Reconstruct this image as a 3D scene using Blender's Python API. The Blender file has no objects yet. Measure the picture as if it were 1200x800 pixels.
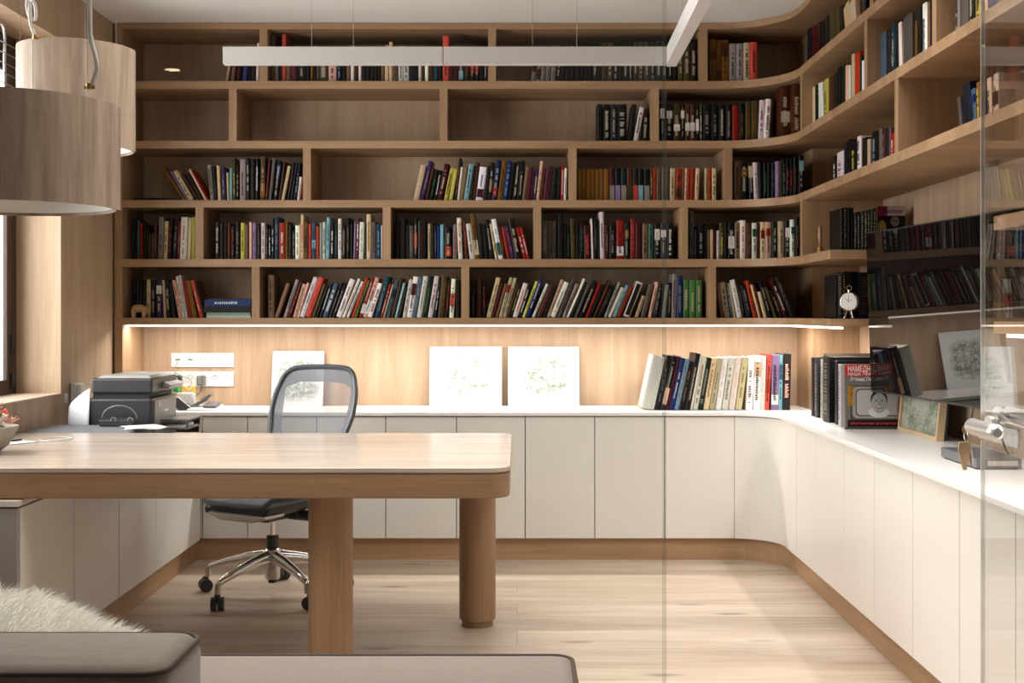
import bpy, bmesh, math, random
from mathutils import Vector, Matrix
C = bpy.context.scene
COL = C.collection
PI = math.pi
# ------------------------------------------------------------------ camera, world, lights, exposure
FPX, CX, CY, CZ = 1450.0, 606.0, 367.0, 1.24      # focal length in px, vanishing point, eye height
cam_d = bpy.data.cameras.new('camera'); cam = bpy.data.objects.new('camera', cam_d); COL.objects.link(cam)
cam.location = (0, 0, CZ); cam.rotation_euler = (PI/2, 0, 0)
cam_d.sensor_width = 36; cam_d.lens = 36*FPX/1200
cam_d.shift_x = -(CX-600)/1200; cam_d.shift_y = -(400-CY)/1200
cam_d.clip_start = .05
C.camera = cam
w = bpy.data.worlds.new('world'); C.world = w; w.use_nodes = True
w.node_tree.nodes['Background'].inputs[0].default_value = (.95, .97, 1, 1)
w.node_tree.nodes['Background'].inputs[1].default_value = 2.5
C.view_settings.view_transform = 'Standard'; C.view_settings.look = 'None'
C.view_settings.gamma = 1; C.view_settings.use_curve_mapping = False
C.view_settings.exposure = 0.1
def area(name, loc, target, sx, sy, power, col):
    d = bpy.data.lights.new(name, 'AREA'); d.shape = 'RECTANGLE'; d.size = sx; d.size_y = sy
    d.energy = power; d.color = col
    o = bpy.data.objects.new(name, d); COL.objects.link(o); o.location = loc
    o.rotation_euler = (Vector(target)-Vector(loc)).to_track_quat('-Z', 'Y').to_euler()
    return o
area('window_daylight', (-2.75, 4.3, 1.75), (0, 4.5, 1.2), 2.0, 1.7, 110, (1, .985, .96))
area('rear_room_daylight', (2.1, -4.2, 1.7), (0.2, 5, 1.0), 2.0, 2.0, 24, (1, .97, .93))
cl = area('overhead_fill_light', (.1, 3.7, 2.70), (.1, 3.701, 0), 2.6, 1.5, 47, (1, .98, .95)); cl.data.spread = math.radians(105)  # added overhead fill with a narrowed spread; no such panel hangs here

area('shelf_led_light_back', (-.3, 6.375, 1.181), (-.3, 6.40, 0), 3.4, .02, 23, (1, .955, .89))
area('shelf_led_light_side', (1.43, 5.84, 1.181), (1.44, 5.84, 0), .9, .02, 7, (1, .955, .89)).rotation_euler = (0, 0, PI/2)
area('shelf_led_light_near', (1.43, 2.95, 1.181), (1.44, 2.95, 0), 1.0, .02, 7, (1, .955, .89)).rotation_euler = (0, 0, PI/2)

# ------------------------------------------------------------------ helpers
def X(px, Y): return (px-CX)*Y/FPX
def Z(py, Y): return CZ-(py-CY)*Y/FPX

class MB:
    def __init__(s): s.bm = bmesh.new(); s.M = Matrix(); s.col = None; s.cl = None
    def _v(s, p): return s.bm.verts.new(s.M @ Vector(p))
    def face(s, vs):
        try: f = s.bm.faces.new(vs)
        except ValueError: return None
        if s.col is not None:
            if s.cl is None: s.cl = s.bm.loops.layers.color.new('Col')
            for l in f.loops: l[s.cl] = (*s.col, 1)
        return f
    def quad(s, a, b, c, d): return s.face([s._v(p) for p in (a, b, c, d)])
    def box(s, x0, x1, y0, y1, z0, z1):
        v = [s._v((x, y, z)) for z in (z0, z1) for y in (y0, y1) for x in (x0, x1)]
        for f in ((0,2,3,1), (4,5,7,6), (0,1,5,4), (1,3,7,5), (3,2,6,7), (2,0,4,6)): s.face([v[i] for i in f])
    def prism(s, pts, z0, z1, ax='z'):
        f = {'z': lambda a, b, h: (a, b, h), 'y': lambda a, b, h: (a, h, b), 'x': lambda a, b, h: (h, a, b)}[ax]
        lo = [s._v(f(a, b, z0)) for a, b in pts]; hi = [s._v(f(a, b, z1)) for a, b in pts]
        n = len(pts)
        s.face(lo[::-1]); s.face(hi)
        for i in range(n): s.face([lo[i], lo[(i+1) % n], hi[(i+1) % n], hi[i]])
    def rings(s, rings, cap=True, closed=False):
        R = [[s._v(p) for p in r] for r in rings]
        n = len(R[0]); m = len(R)
        for i in range(m if closed else m-1):
            a, b = R[i], R[(i+1) % m]
            for j in range(n): s.face([a[j], a[(j+1) % n], b[(j+1) % n], b[j]])
        if cap and not closed: s.face(R[0][::-1]); s.face(R[-1])
    def lathe(s, prof, c=(0, 0, 0), n=24, axis='z', cap=True):
        rs = []
        for r, h in prof:
            ring = []
            for k in range(n):
                a = 2*PI*k/n; u, v = max(r, 1e-5)*math.cos(a), max(r, 1e-5)*math.sin(a)
                p = {'z': (u, v, h), 'y': (u, h, v), 'x': (h, u, v)}[axis]
                ring.append((c[0]+p[0], c[1]+p[1], c[2]+p[2]))
            rs.append(ring)
        s.rings(rs, cap)
    def cyl(s, a, b, r, r2=None, n=16):
        a, b = Vector(a), Vector(b); s.tube([a, b], [r, r if r2 is None else r2], n)
    def tube(s, pts, r, n=10, closed=False):
        pts = [Vector(p) for p in pts]; rs = []
        if not isinstance(r, (list, tuple)): r = [r]*len(pts)
        up = None
        for i, p in enumerate(pts):
            if closed: t = pts[(i+1) % len(pts)]-pts[i-1]
            else: t = pts[min(i+1, len(pts)-1)]-pts[max(i-1, 0)]
            t.normalize()
            if up is None:
                up = Vector((0, 0, 1)) if abs(t.z) < .9 else Vector((1, 0, 0))
            u = up - t*up.dot(t); u.normalize(); up = u; v = t.cross(u)
            rs.append([p+u*r[i]*math.cos(2*PI*k/n)+v*r[i]*math.sin(2*PI*k/n) for k in range(n)])
        s.rings(rs, not closed, closed)
    def ball(s, c, r, n=12, sc=(1, 1, 1)):
        rs = []
        for i in range(n+1):
            t = PI*i/n; rr = max(math.sin(t), .002); h = -math.cos(t)
            rs.append([(c[0]+r*sc[0]*rr*math.cos(2*PI*k/(n*2)), c[1]+r*sc[1]*rr*math.sin(2*PI*k/(n*2)), c[2]+r*sc[2]*h) for k in range(n*2)])
        s.rings(rs)

def spline(pts, n=8):
    pts = [Vector(p) for p in pts]; out = []
    for i in range(len(pts)-1):
        p0 = pts[max(i-1, 0)]; p1 = pts[i]; p2 = pts[i+1]; p3 = pts[min(i+2, len(pts)-1)]
        for k in range(n):
            t = k/n
            out.append(.5*((2*p1)+(p2-p0)*t+(2*p0-5*p1+4*p2-p3)*t*t+(3*p1-p0-3*p2+p3)*t**3))
    out.append(pts[-1]); return out

def rrect(x0, x1, y0, y1, r, n=8, corners=(1, 1, 1, 1)):
    P = []
    for (cx, cy, a0, on) in ((x1-r, y1-r, 0, corners[0]), (x0+r, y1-r, 90, corners[1]), (x0+r, y0+r, 180, corners[2]), (x1-r, y0+r, 270, corners[3])):
        if on:
            for k in range(n+1):
                a = math.radians(a0+90*k/n); P.append((cx+r*math.cos(a), cy+r*math.sin(a)))
        else:
            P.append((cx+r*(1 if a0 in (0, 270) else -1), cy+r*(1 if a0 in (0, 90) else -1)))
    return P

def thing(name, label, cat, loc=(0, 0, 0), rotz=0, group=None):
    o = bpy.data.objects.new(name, None); COL.objects.link(o); o.empty_display_size = .05
    o.location = loc; o.rotation_euler = (0, 0, rotz); o['label'] = label; o['category'] = cat
    if group: o['group'] = group
    return o
def tag(o, label, cat, group=None, kind=None):
    if label: o['label'] = label
    if cat: o['category'] = cat
    if group: o['group'] = group
    if kind: o['kind'] = kind
    return o
def obj(name, mb, mat, parent=None, bevel=0, smooth=False, world=True, label=None, sub=0, seg=2, loc=None):
    """link one mesh; with a parent and world=True the coordinates were given in world space"""
    bm = mb.bm
    base = None
    if parent is not None and world:
        p = Vector(parent.location); q = parent.parent
        while q is not None: p += Vector(q.location); q = q.parent
        bmesh.ops.translate(bm, verts=bm.verts, vec=-p)
    if loc is not None: bmesh.ops.translate(bm, verts=bm.verts, vec=-Vector(loc))
    bmesh.ops.recalc_face_normals(bm, faces=bm.faces)
    me = bpy.data.meshes.new(name); bm.to_mesh(me); bm.free()
    o = bpy.data.objects.new(name, me); COL.objects.link(o)
    if loc is not None: o.location = loc
    me.materials.append(mat)
    if smooth:
        me.shade_smooth()
        if smooth != 'all':
            try: me.set_sharp_from_angle(angle=math.radians(40))
            except Exception: pass
    if bevel:
        b = o.modifiers.new('bevel', 'BEVEL'); b.width = bevel; b.segments = seg; b.limit_method = 'ANGLE'; b.angle_limit = math.radians(40)
    if sub:
        m = o.modifiers.new('sub', 'SUBSURF'); m.levels = sub; m.render_levels = sub
    if parent is not None: o.parent = parent
    if label: o['label'] = label
    return o
def struct(name, mb, mat, label=None, bevel=0):
    o = obj(name, mb, mat, bevel=bevel); o['kind'] = 'structure'
    if label: o['label'] = label
    return o

# ------------------------------------------------------------------ materials
def newmat(name):
    m = bpy.data.materials.new(name); m.use_nodes = True
    nt = m.node_tree; b = nt.nodes['Principled BSDF']; return m, nt, b
def plain(name, col, rough=.5, metal=0, noise=0, ns=40, coat=0, spec=.5, emit=None, es=0, bump=0):
    m, nt, b = newmat(name)
    b.inputs['Base Color'].default_value = (*col, 1); b.inputs['Roughness'].default_value = rough
    b.inputs['Metallic'].default_value = metal; b.inputs['Coat Weight'].default_value = coat
    b.inputs['Specular IOR Level'].default_value = spec
    if emit: b.inputs['Emission Color'].default_value = (*emit, 1); b.inputs['Emission Strength'].default_value = es
    if noise or bump:
        tc = nt.nodes.new('ShaderNodeTexCoord'); n = nt.nodes.new('ShaderNodeTexNoise'); n.inputs['Scale'].default_value = ns
        nt.links.new(tc.outputs['Object'], n.inputs['Vector'])
        if noise:
            mx = nt.nodes.new('ShaderNodeMix'); mx.data_type = 'RGBA'
            mx.inputs['A'].default_value = (*[c*(1-noise) for c in col], 1); mx.inputs['B'].default_value = (*[min(1, c*(1+noise)) for c in col], 1)
            nt.links.new(n.outputs['Fac'], mx.inputs['Factor']); nt.links.new(mx.outputs['Result'], b.inputs['Base Color'])
        if bump:
            bp = nt.nodes.new('ShaderNodeBump'); bp.inputs['Strength'].default_value = bump; bp.inputs['Distance'].default_value = .002
            nt.links.new(n.outputs['Fac'], bp.inputs['Height']); nt.links.new(bp.outputs['Normal'], b.inputs['Normal'])
    return m
def wood(name, dark, light, axis='x', fine=1.0, rough=.5, knots=.0, coat=0, big=1.0):
    """straight-grained timber, the grain running along the given axis"""
    m, nt, b = newmat(name); N, L = nt.nodes, nt.links
    tc = N.new('ShaderNodeTexCoord'); src = tc.outputs['Object']
    def stretched(sl, sc, det, dist=0):
        mp = N.new('ShaderNodeMapping'); v = [sc, sc, sc]; v['xyz'.index(axis)] = sl
        mp.inputs['Scale'].default_value = v; L.new(src, mp.inputs['Vector'])
        n = N.new('ShaderNodeTexNoise'); n.inputs['Scale'].default_value = 1; n.inputs['Detail'].default_value = det
        n.inputs['Distortion'].default_value = dist; n.inputs['Roughness'].default_value = .6
        L.new(mp.outputs[0], n.inputs['Vector']); return n.outputs['Fac']
    a = stretched(1.2*big, 16*big, 4, .6); f = stretched(4, 160*fine, 3, .2); g = stretched(.5, 4*big, 2)
    def mth(op, x, y):
        q = N.new('ShaderNodeMath'); q.operation = op
        for i, s in enumerate((x, y)):
            if isinstance(s, (int, float)): q.inputs[i].default_value = s
            else: L.new(s, q.inputs[i])
        return q.outputs[0]
    s = mth('ADD', mth('MULTIPLY', a, .45), mth('ADD', mth('MULTIPLY', f, .3), mth('MULTIPLY', g, .35)))
    r = N.new('ShaderNodeValToRGB'); L.new(s, r.inputs[0])
    r.color_ramp.elements[0].position = .36; r.color_ramp.elements[0].color = (*dark, 1)
    r.color_ramp.elements[1].position = .72; r.color_ramp.elements[1].color = (*light, 1)
    out = r.outputs[0]
    if knots:
        v = N.new('ShaderNodeTexVoronoi'); v.inputs['Scale'].default_value = knots
        mp = N.new('ShaderNodeMapping'); q = [1, 1, 1]; q['xyz'.index(axis)] = .35; mp.inputs['Scale'].default_value = q
        L.new(src, mp.inputs['Vector']); L.new(mp.outputs[0], v.inputs['Vector'])
        rr = N.new('ShaderNodeMapRange'); rr.inputs['From Min'].default_value = .02; rr.inputs['From Max'].default_value = .06
        L.new(v.outputs['Distance'], rr.inputs['Value'])
        mx = N.new('ShaderNodeMix'); mx.data_type = 'RGBA'; L.new(rr.outputs[0], mx.inputs['Factor'])
        mx.inputs['A'].default_value = (*[c*.45 for c in dark], 1); L.new(out, mx.inputs['B']); out = mx.outputs['Result']
    L.new(out, b.inputs['Base Color']); b.inputs['Roughness'].default_value = rough; b.inputs['Coat Weight'].default_value = coat; b.inputs['Specular IOR Level'].default_value = .35
    bp = N.new('ShaderNodeBump'); bp.inputs['Strength'].default_value = .12; bp.inputs['Distance'].default_value = .002
    L.new(f, bp.inputs['Height']); L.new(bp.outputs[0], b.inputs['Normal'])
    return m
OD, OL = (.215, .120, .058), (.43, .275, .158)
oak_x = wood('oak_grain_x', OD, OL, 'x'); oak_y = wood('oak_grain_y', OD, OL, 'y'); oak_z = wood('oak_grain_z', OD, OL, 'z')
panel = wood('oak_wall_panel', (.30, .19, .115), (.50, .36, .245), 'z', fine=1.3, knots=0)
kick = wood('oak_plinth', (.30, .17, .085), (.50, .32, .18), 'x'); kick_y = wood('oak_plinth_y', (.30, .17, .085), (.50, .32, .18), 'y')
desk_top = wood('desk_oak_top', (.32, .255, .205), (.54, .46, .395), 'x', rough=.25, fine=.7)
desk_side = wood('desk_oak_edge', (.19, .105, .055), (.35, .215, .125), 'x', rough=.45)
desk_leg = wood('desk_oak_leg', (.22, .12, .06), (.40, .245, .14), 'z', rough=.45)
veneer = wood('lamp_veneer', (.15, .10, .07), (.56, .43, .33), 'z', fine=.35, rough=.6, big=1.1)
def floor_mat():
    m, nt, b = newmat('bleached_oak_planks'); N, L = nt.nodes, nt.links
    tc = N.new('ShaderNodeTexCoord')
    br = N.new('ShaderNodeTexBrick'); L.new(tc.outputs['Object'], br.inputs['Vector'])
    br.inputs['Scale'].default_value = 1; br.inputs['Brick Width'].default_value = 2.9; br.inputs['Row Height'].default_value = .22
    br.inputs['Mortar Size'].default_value = .0018; br.inputs['Mortar Smooth'].default_value = .1; br.offset = .37
    br.inputs['Color1'].default_value = (0, 0, 0, 1); br.inputs['Color2'].default_value = (1, 1, 1, 1); br.inputs['Mortar'].default_value = (.5, .5, .5, 1)
    def stretched(sc, det, dist=0, ofs=None):
        mp = N.new('ShaderNodeMapping'); mp.inputs['Scale'].default_value = sc; L.new(tc.outputs['Object'], mp.inputs['Vector'])
        n = N.new('ShaderNodeTexNoise'); n.inputs['Scale'].default_value = 1; n.inputs['Detail'].default_value = det; n.inputs['Distortion'].default_value = dist
        if ofs:
            a = N.new('ShaderNodeVectorMath'); a.operation = 'ADD'; L.new(mp.outputs[0], a.inputs[0])
            s = N.new('ShaderNodeVectorMath'); s.operation = 'SCALE'; L.new(br.outputs['Color'], s.inputs[0]); s.inputs['Scale'].default_value = ofs; L.new(s.outputs[0], a.inputs[1])
            L.new(a.outputs[0], n.inputs['Vector'])
        else: L.new(mp.outputs[0], n.inputs['Vector'])
        return n.outputs['Fac']
    a = stretched((.8, 7, 1), 6, .5, 9); f = stretched((3, 90, 1), 4, .3)
    def mth(op, x, y):
        q = N.new('ShaderNodeMath'); q.operation = op
        for i, s in enumerate((x, y)):
            if isinstance(s, (int, float)): q.inputs[i].default_value = s
            else: L.new(s, q.inputs[i])
        return q.outputs[0]
    sb = N.new('ShaderNodeSeparateColor'); L.new(br.outputs['Color'], sb.inputs[0])
    s = mth('ADD', mth('MULTIPLY', a, .62), mth('ADD', mth('MULTIPLY', f, .28), mth('MULTIPLY', sb.outputs[0], .12)))
    r = N.new('ShaderNodeValToRGB'); L.new(s, r.inputs[0])
    r.color_ramp.elements[0].position = .30; r.color_ramp.elements[0].color = (.34, .25, .175, 1)
    r.color_ramp.elements[1].position = .64; r.color_ramp.elements[1].color = (.62, .51, .41, 1)
    # knots
    v = N.new('ShaderNodeTexVoronoi'); v.inputs['Scale'].default_value = 1
    mp = N.new('ShaderNodeMapping'); mp.inputs['Scale'].default_value = (1.7, 6.2, 1); L.new(tc.outputs['Object'], mp.inputs['Vector']); L.new(mp.outputs[0], v.inputs['Vector'])
    rr = N.new('ShaderNodeMapRange'); rr.inputs['From Min'].default_value = .03; rr.inputs['From Max'].default_value = .16
    L.new(v.outputs['Distance'], rr.inputs['Value'])
    mx = N.new('ShaderNodeMix'); mx.data_type = 'RGBA'; L.new(rr.outputs[0], mx.inputs['Factor']); mx.inputs['A'].default_value = (.16, .13, .11, 1); L.new(r.outputs[0], mx.inputs['B'])
    m2 = N.new('ShaderNodeMix'); m2.data_type = 'RGBA'; L.new(br.outputs['Fac'], m2.inputs['Factor']); L.new(mx.outputs['Result'], m2.inputs['A']); m2.inputs['B'].default_value = (.36, .27, .19, 1)
    L.new(m2.outputs['Result'], b.inputs['Base Color']); b.inputs['Roughness'].default_value = .5
    bp = N.new('ShaderNodeBump'); bp.inputs['Strength'].default_value = .2; bp.inputs['Distance'].default_value = .002
    L.new(s, bp.inputs['Height']); L.new(bp.outputs[0], b.inputs['Normal'])
    return m
floor_m = floor_mat()
white_paint = plain('white_ceiling_paint', (.74, .72, .70), .8, noise=.02)
rear_wall = plain('rear_room_plaster', (.16, .14, .125), .8)
lacquer = plain('white_lacquer_door', (.78, .75, .70), .35, noise=.01, ns=3)
carcass = plain('beige_carcass', (.30, .27, .23), .5)
stone = plain('white_solid_surface', (.86, .85, .83), .25, noise=.01, ns=6)
black_plastic = plain('black_plastic', (.025, .025, .028), .4, noise=.1)
grey_plastic = plain('grey_plastic', (.12, .12, .125), .35, noise=.05)
white_plastic = plain('white_plastic', (.66, .66, .645), .35)
chrome = plain('polished_aluminium', (.72, .71, .69), .18, 1)
steel = plain('brushed_steel', (.55, .54, .53), .3, 1, noise=.08, ns=60)
brass = plain('brass', (.55, .36, .13), .3, 1, noise=.15, ns=30)
paper = plain('white_paper', (.88, .88, .88), .7)
def attr_mat(name, rough=.5):
    m, nt, b = newmat(name); a = nt.nodes.new('ShaderNodeAttribute'); a.attribute_name = 'Col'
    n = nt.nodes.new('ShaderNodeTexNoise'); n.inputs['Scale'].default_value = 90; tc = nt.nodes.new('ShaderNodeTexCoord'); nt.links.new(tc.outputs['Object'], n.inputs['Vector'])
    mr = nt.nodes.new('ShaderNodeMapRange'); mr.inputs['To Min'].default_value = .9; mr.inputs['To Max'].default_value = 1.3; b.inputs['Specular IOR Level'].default_value = .2; nt.links.new(n.outputs['Fac'], mr.inputs['Value'])
    s = nt.nodes.new('ShaderNodeVectorMath'); s.operation = 'SCALE'; nt.links.new(a.outputs['Color'], s.inputs[0]); nt.links.new(mr.outputs[0], s.inputs['Scale'])
    nt.links.new(s.outputs[0], b.inputs['Base Color']); b.inputs['Roughness'].default_value = rough
    return m
book_m = attr_mat('printed_cover', .45); print_m = attr_mat('print', .5)
pages_m = plain('page_edges', (.62, .55, .43), .8, noise=.15, ns=300)
def glass(name, ior, tint=(.985, .99, .985)):
    m, nt, b = newmat(name); N, L = nt.nodes, nt.links; N.remove(b)
    ge = N.new('ShaderNodeNewGeometry'); mi = N.new('ShaderNodeMapRange'); mi.inputs['To Min'].default_value = ior; mi.inputs['To Max'].default_value = 1/ior; L.new(ge.outputs['Backfacing'], mi.inputs['Value'])
    o = N['Material Output']; t = N.new('ShaderNodeBsdfTransparent'); t.inputs[0].default_value = (*tint, 1)
    g = N.new('ShaderNodeBsdfGlossy'); g.inputs['Roughness'].default_value = 0.0; f = N.new('ShaderNodeFresnel'); L.new(mi.outputs[0], f.inputs['IOR'])
    mx = N.new('ShaderNodeMixShader'); L.new(f.outputs[0], mx.inputs[0]); L.new(t.outputs[0], mx.inputs[1]); L.new(g.outputs[0], mx.inputs[2]); L.new(mx.outputs[0], o.inputs[0])
    return m
glass_m = glass('partition_glass', 1.4); door_glass = glass('door_glass', 1.7); pane_glass = glass('window_pane_glass', 1.45)
glass_edge = plain('polished_glass_edge', (.62, .66, .63), .15, emit=None)
# ------------------------------------------------------------------ the room
YB, YS, YD = 6.66, 6.30, 6.20           # back wall, shelf fronts, cabinet doors
XL, XR, XRS, XRD = -2.06, 1.747, 1.36, 1.295   # left wall, right wall, right shelf fronts, right doors
ZC = 2.72
YG = 2.07                                # glass partition
YMIN = -5.0
b = MB(); b.box(-3.5, 3.5, YMIN, 6.76, -.05, 0); struct('floor', b, floor_m)
b = MB(); b.box(-3.5, 3.5, YMIN, 6.76, ZC, ZC+.08); struct('ceiling', b, white_paint)
b = MB(); b.box(XL-.215, XR+.1, YB, YB+.1, 0, ZC); struct('wall_back', b, panel)
b = MB(); b.box(XR, XR+.1, YG, YB, 0, ZC); struct('wall_right', b, panel)
WY0, WY1, WZ0, WZ1, WD = 3.3, 5.586, .874, 2.475, .20   # window opening
b = MB(); b.box(XL-.215, XL, YG, WY0, 0, ZC); b.box(XL-.215, XL, WY1, YB, 0, ZC); b.box(XL-.215, XL, WY0, WY1, 0, WZ0); b.box(XL-.215, XL, WY0, WY1, WZ1, ZC)
struct('wall_left', b, panel)
b = MB(); b.box(-3.5, XL-.215, YG-.05, YG+.05, 0, ZC); b.box(XR+.1, 3.5, YG-.05, YG+.05, 0, ZC); struct('wall_partition', b, rear_wall)
b = MB(); b.box(-3.6, -3.5, YMIN, YG+.05, 0, ZC); struct('wall_rear_left', b, rear_wall)
b = MB(); b.box(3.5, 3.6, YMIN, YG+.05, 0, ZC); struct('wall_rear_right', b, rear_wall)
b = MB(); b.box(-3.6, 3.6, YMIN-.1, YMIN, 0, ZC); struct('wall_rear', b, rear_wall)
# window: dark frame, pane, lined sill
dark_frame = wood('dark_window_timber', (.035, .022, .016), (.075, .048, .035), 'z')
win = bpy.data.objects.new('window_1', None); COL.objects.link(win); win.location = (XL-WD-.05, (WY0+WY1)/2, WZ0); win['kind'] = 'structure'
win['label'] = 'tall window with dark timber frame in the left wall'
b = MB(); x0, x1 = XL-WD-.022, XL-WD
for (ya, yb, za, zb) in ((WY0, WY0+.07, WZ0, WZ1), (WY1-.10, WY1, WZ0, WZ1), (WY0+.07, WY1-.10, WZ0, WZ0+.07), (WY0+.07, WY1-.10, WZ1-.16, WZ1), (4.2, 4.29, WZ0+.07, WZ1-.16)):
    b.box(x0, x1, ya, yb, za, zb)
obj('window_frame', b, dark_frame, win, bevel=.004)
b = MB(); b.box(x0+.008, x0+.013, WY0+.07, WY1-.10, WZ0+.07, WZ1-.16); obj('window_pane', b, pane_glass, win)
b = MB(); b.cyl((x1+.006, WY1-.06, WZ0+.18), (x1+.006, WY1-.06, WZ0+.27), .009); b.cyl((x1+.006, WY1-.06, WZ0+.04), (x1+.006, WY1-.06, WZ0+.10), .009)
obj('hinge', b, black_plastic, win)
sill_m = wood('pale_oak_sill', (.5, .38, .28), (.68, .56, .45), 'y')
b = MB(); b.box(XL-WD, XL+.004, WY0, WY1, WZ0, WZ0+.006); obj('window_sill', b, sill_m, win)
# skirting plinths under the cabinets
b = MB(); b.box(-1.61, 1.09, YD+.03, YD+.05, 0, .113); struct('baseboard_back', b, kick)
b = MB()
arc = [(1.07+.26*math.sin(math.radians(a)), 5.97+.26*math.cos(math.radians(a))) for a in range(0, 91, 6)]
arc2 = [(1.07+.28*math.sin(math.radians(a)), 5.97+.28*math.cos(math.radians(a))) for a in range(90, -1, -6)]
b.prism(arc+arc2, 0, .113); struct('baseboard_corner', b, kick, bevel=0)
b = MB(); b.box(1.33, 1.35, 2.3, 5.97, 0, .113); struct('baseboard_right', b, kick_y)
b = MB(); b.box(-1.63, -1.61, 3.93, YD+.03, 0, .113); struct('baseboard_left', b, kick_y)

# ------------------------------------------------------------------ bookcase
bc = thing('bookcase', 'built-in oak bookcase with curved corner covering back and right walls', 'bookcase', (0, YS, 1.18))
SH = [(2.687, ZC-.002), (2.383, 2.422), (2.080, 2.118), (1.779, 1.816), (1.477, 1.516), (1.183, 1.2165)]
RA = .34; AC = (XRS-RA, YS-RA)      # front arc
def shelf_poly(yend, inset=0):
    a = [(AC[0]+(RA+inset)*math.sin(math.radians(t)), AC[1]+(RA+inset)*math.cos(math.radians(t))) for t in range(0, 91, 5)]
    return [(-2.05, YS+inset)]+a+[(XRS+inset, yend), (XR-.002, yend), (XR-.002, YB-.002), (-2.05, YB-.002)]
for i, (za, zb) in enumerate(SH):
    b = MB(); b.prism(shelf_poly(2.3 if i < 4 else 5.37), za, zb)
    obj('shelf', b, oak_x, bc)
for i in (4, 5):
    b = MB(); b.box(XRS, XR-.002, 2.3, 3.53, SH[i][0], SH[i][1]); obj('shelf', b, oak_y, bc)
b = MB(); b.box(-2.05, -2.01, YS+.001, YB-.002, .745, ZC-.003); obj('side_panel', b, oak_z, bc)
b = MB(); b.box(1.506, XR-.002, 6.31, YB-.002, .745, 1.183)
for i in range(5): b.box(1.506, XR-.002, 6.31, YB-.002, SH[i+1][1], SH[i][0])
obj('corner_panel', b, oak_z, bc)
DIV = {0: (304, 572, 820), 1: (268, 515, 763), 2: (355, 666.5, 849), 3: (229, 448.5, 625, 797), 4: (295, 540.5, 830)}
for r, L in DIV.items():
    for px in L:
        x = X(px, YS); b = MB(); b.box(x, x+.04, YS+.001, YB-.003, SH[r+1][1], SH[r][0]); obj('divider', b, oak_z, bc)
def rdiv(r, px, y0=None, w=.04):
    y = XRS*FPX/(px-CX) if y0 is None else y0
    b = MB(); b.box(XRS+.001, XR-.003, y-w, y, SH[r+1][1], SH[r][0]); obj('divider', b, oak_z, bc)
rdiv(1, 937.5); rdiv(1, 1012.5); rdiv(1, 1092); rdiv(3, 937.5); rdiv(2, 1048); rdiv(0, 1019)
rdiv(3, 0, 3.0); rdiv(4, 0, 2.8)
# led strips under the lowest shelf
led_m = plain('led_diffuser', (1, .95, .85), .5, emit=(1, .90, .76), es=2.6)
b = MB(); b.box(-1.995, 1.42, YS+.035, YS+.047, 1.172, 1.1815); tag(obj('led_strip', b, led_m), 'long glowing LED strip under the lowest shelf of back wall', 'led strip', 'shelf LED strips')
b = MB(); b.box(1.385, 1.397, 5.30, YS-.02, 1.172, 1.1815); tag(obj('led_strip', b, led_m), 'short LED strip under the lowest shelf by the right wall', 'led strip', 'shelf LED strips')
b = MB(); b.box(1.385, 1.397, 2.4, 3.5, 1.172, 1.1815); tag(obj('led_strip', b, led_m), 'LED strip under the lowest shelf behind the glass door', 'led strip', 'shelf LED strips')

# ------------------------------------------------------------------ cabinets
ZT = .745
def ctop():
    a = [(1.06+.215*math.sin(math.radians(t)), 5.97+.215*math.cos(math.radians(t))) for t in range(0, 91, 6)]
    return [(-2.01, YD-.015)]+a+[(XRD-.015, 2.3), (XR-.002, 2.3), (XR-.002, YB-.002), (-2.01, YB-.002)]
b = MB(); b.prism(ctop(), ZT-.018, ZT); tag(obj('countertop', b, stone, bevel=.002), 'continuous white countertop running along back and right cabinets', 'countertop')
seams = [X(p, YD) for p in (237, 290, 371, 452, 535, 615.5, 697, 779, 861)]
ZB = .113
names = ['narrow white cabinet under the wall sockets, first from the left corner', 'white back wall cabinet, second from the left corner', 'white cabinet directly behind the office chair', 'white back wall cabinet, third one right of corner chair', 'white cabinet below the left large sketch', 'white cabinet below the gap between the two large sketches', 'white cabinet right of the one below the large sketches', 'white cabinet left of the curved corner cabinet, below upright books']
names[3] = 'white cabinet between office chair and left large sketch'; names[1] = 'white cabinet left of the office chair back'
for i in range(8):
    a, c = seams[i]+.002, seams[i+1]-.002
    t = thing('base_cabinet', names[i], 'cabinet', ((a+c)/2, YD, ZB), group='white handleless base cabinets')
    m = MB(); m.box(a+.001, c-.001, YD+.022, YB-.003, ZB, ZT-.019); obj('cabinet_body', m, carcass, t)
    m = MB(); m.box(a, c, YD, YD+.02, ZB, ZT-.024); obj('door', m, lacquer, t, bevel=.0015)
m = MB(); m.box(-1.595, seams[0]-.002, YD+.004, YD+.03, ZB, ZT-.02); tag(obj('filler_panel', m, lacquer), 'slim white filler strip in the left corner between cabinet runs', 'panel')
t = thing('corner_cabinet', 'white corner cabinet with a curved door', 'cabinet', (1.15, 6.1, ZB), group='white handleless base cabinets')
def arcpts(r, a0, a1, n=16): return [(1.07+r*math.sin(math.radians(a0+(a1-a0)*k/n)), 5.975+r*math.cos(math.radians(a0+(a1-a0)*k/n))) for k in range(n+1)]
m = MB(); m.prism([(seams[8]+.002, YD)]+arcpts(.225, 5, 90)+[(XRD, 5.74), (XRD+.02, 5.74)]+arcpts(.245, 90, 5)+[(seams[8]+.002, YD+.02)], ZB, ZT-.024); obj('curved_door', m, lacquer, t)
m = MB(); m.prism([(seams[8]+.003, YD+.022)]+arcpts(.247, 5, 90)+[(XRD+.022, 5.74), (XR-.003, 5.74), (XR-.003, YB-.003), (seams[8]+.003, YB-.003)], ZB, ZT-.019); obj('cabinet_body', m, carcass, t)
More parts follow.
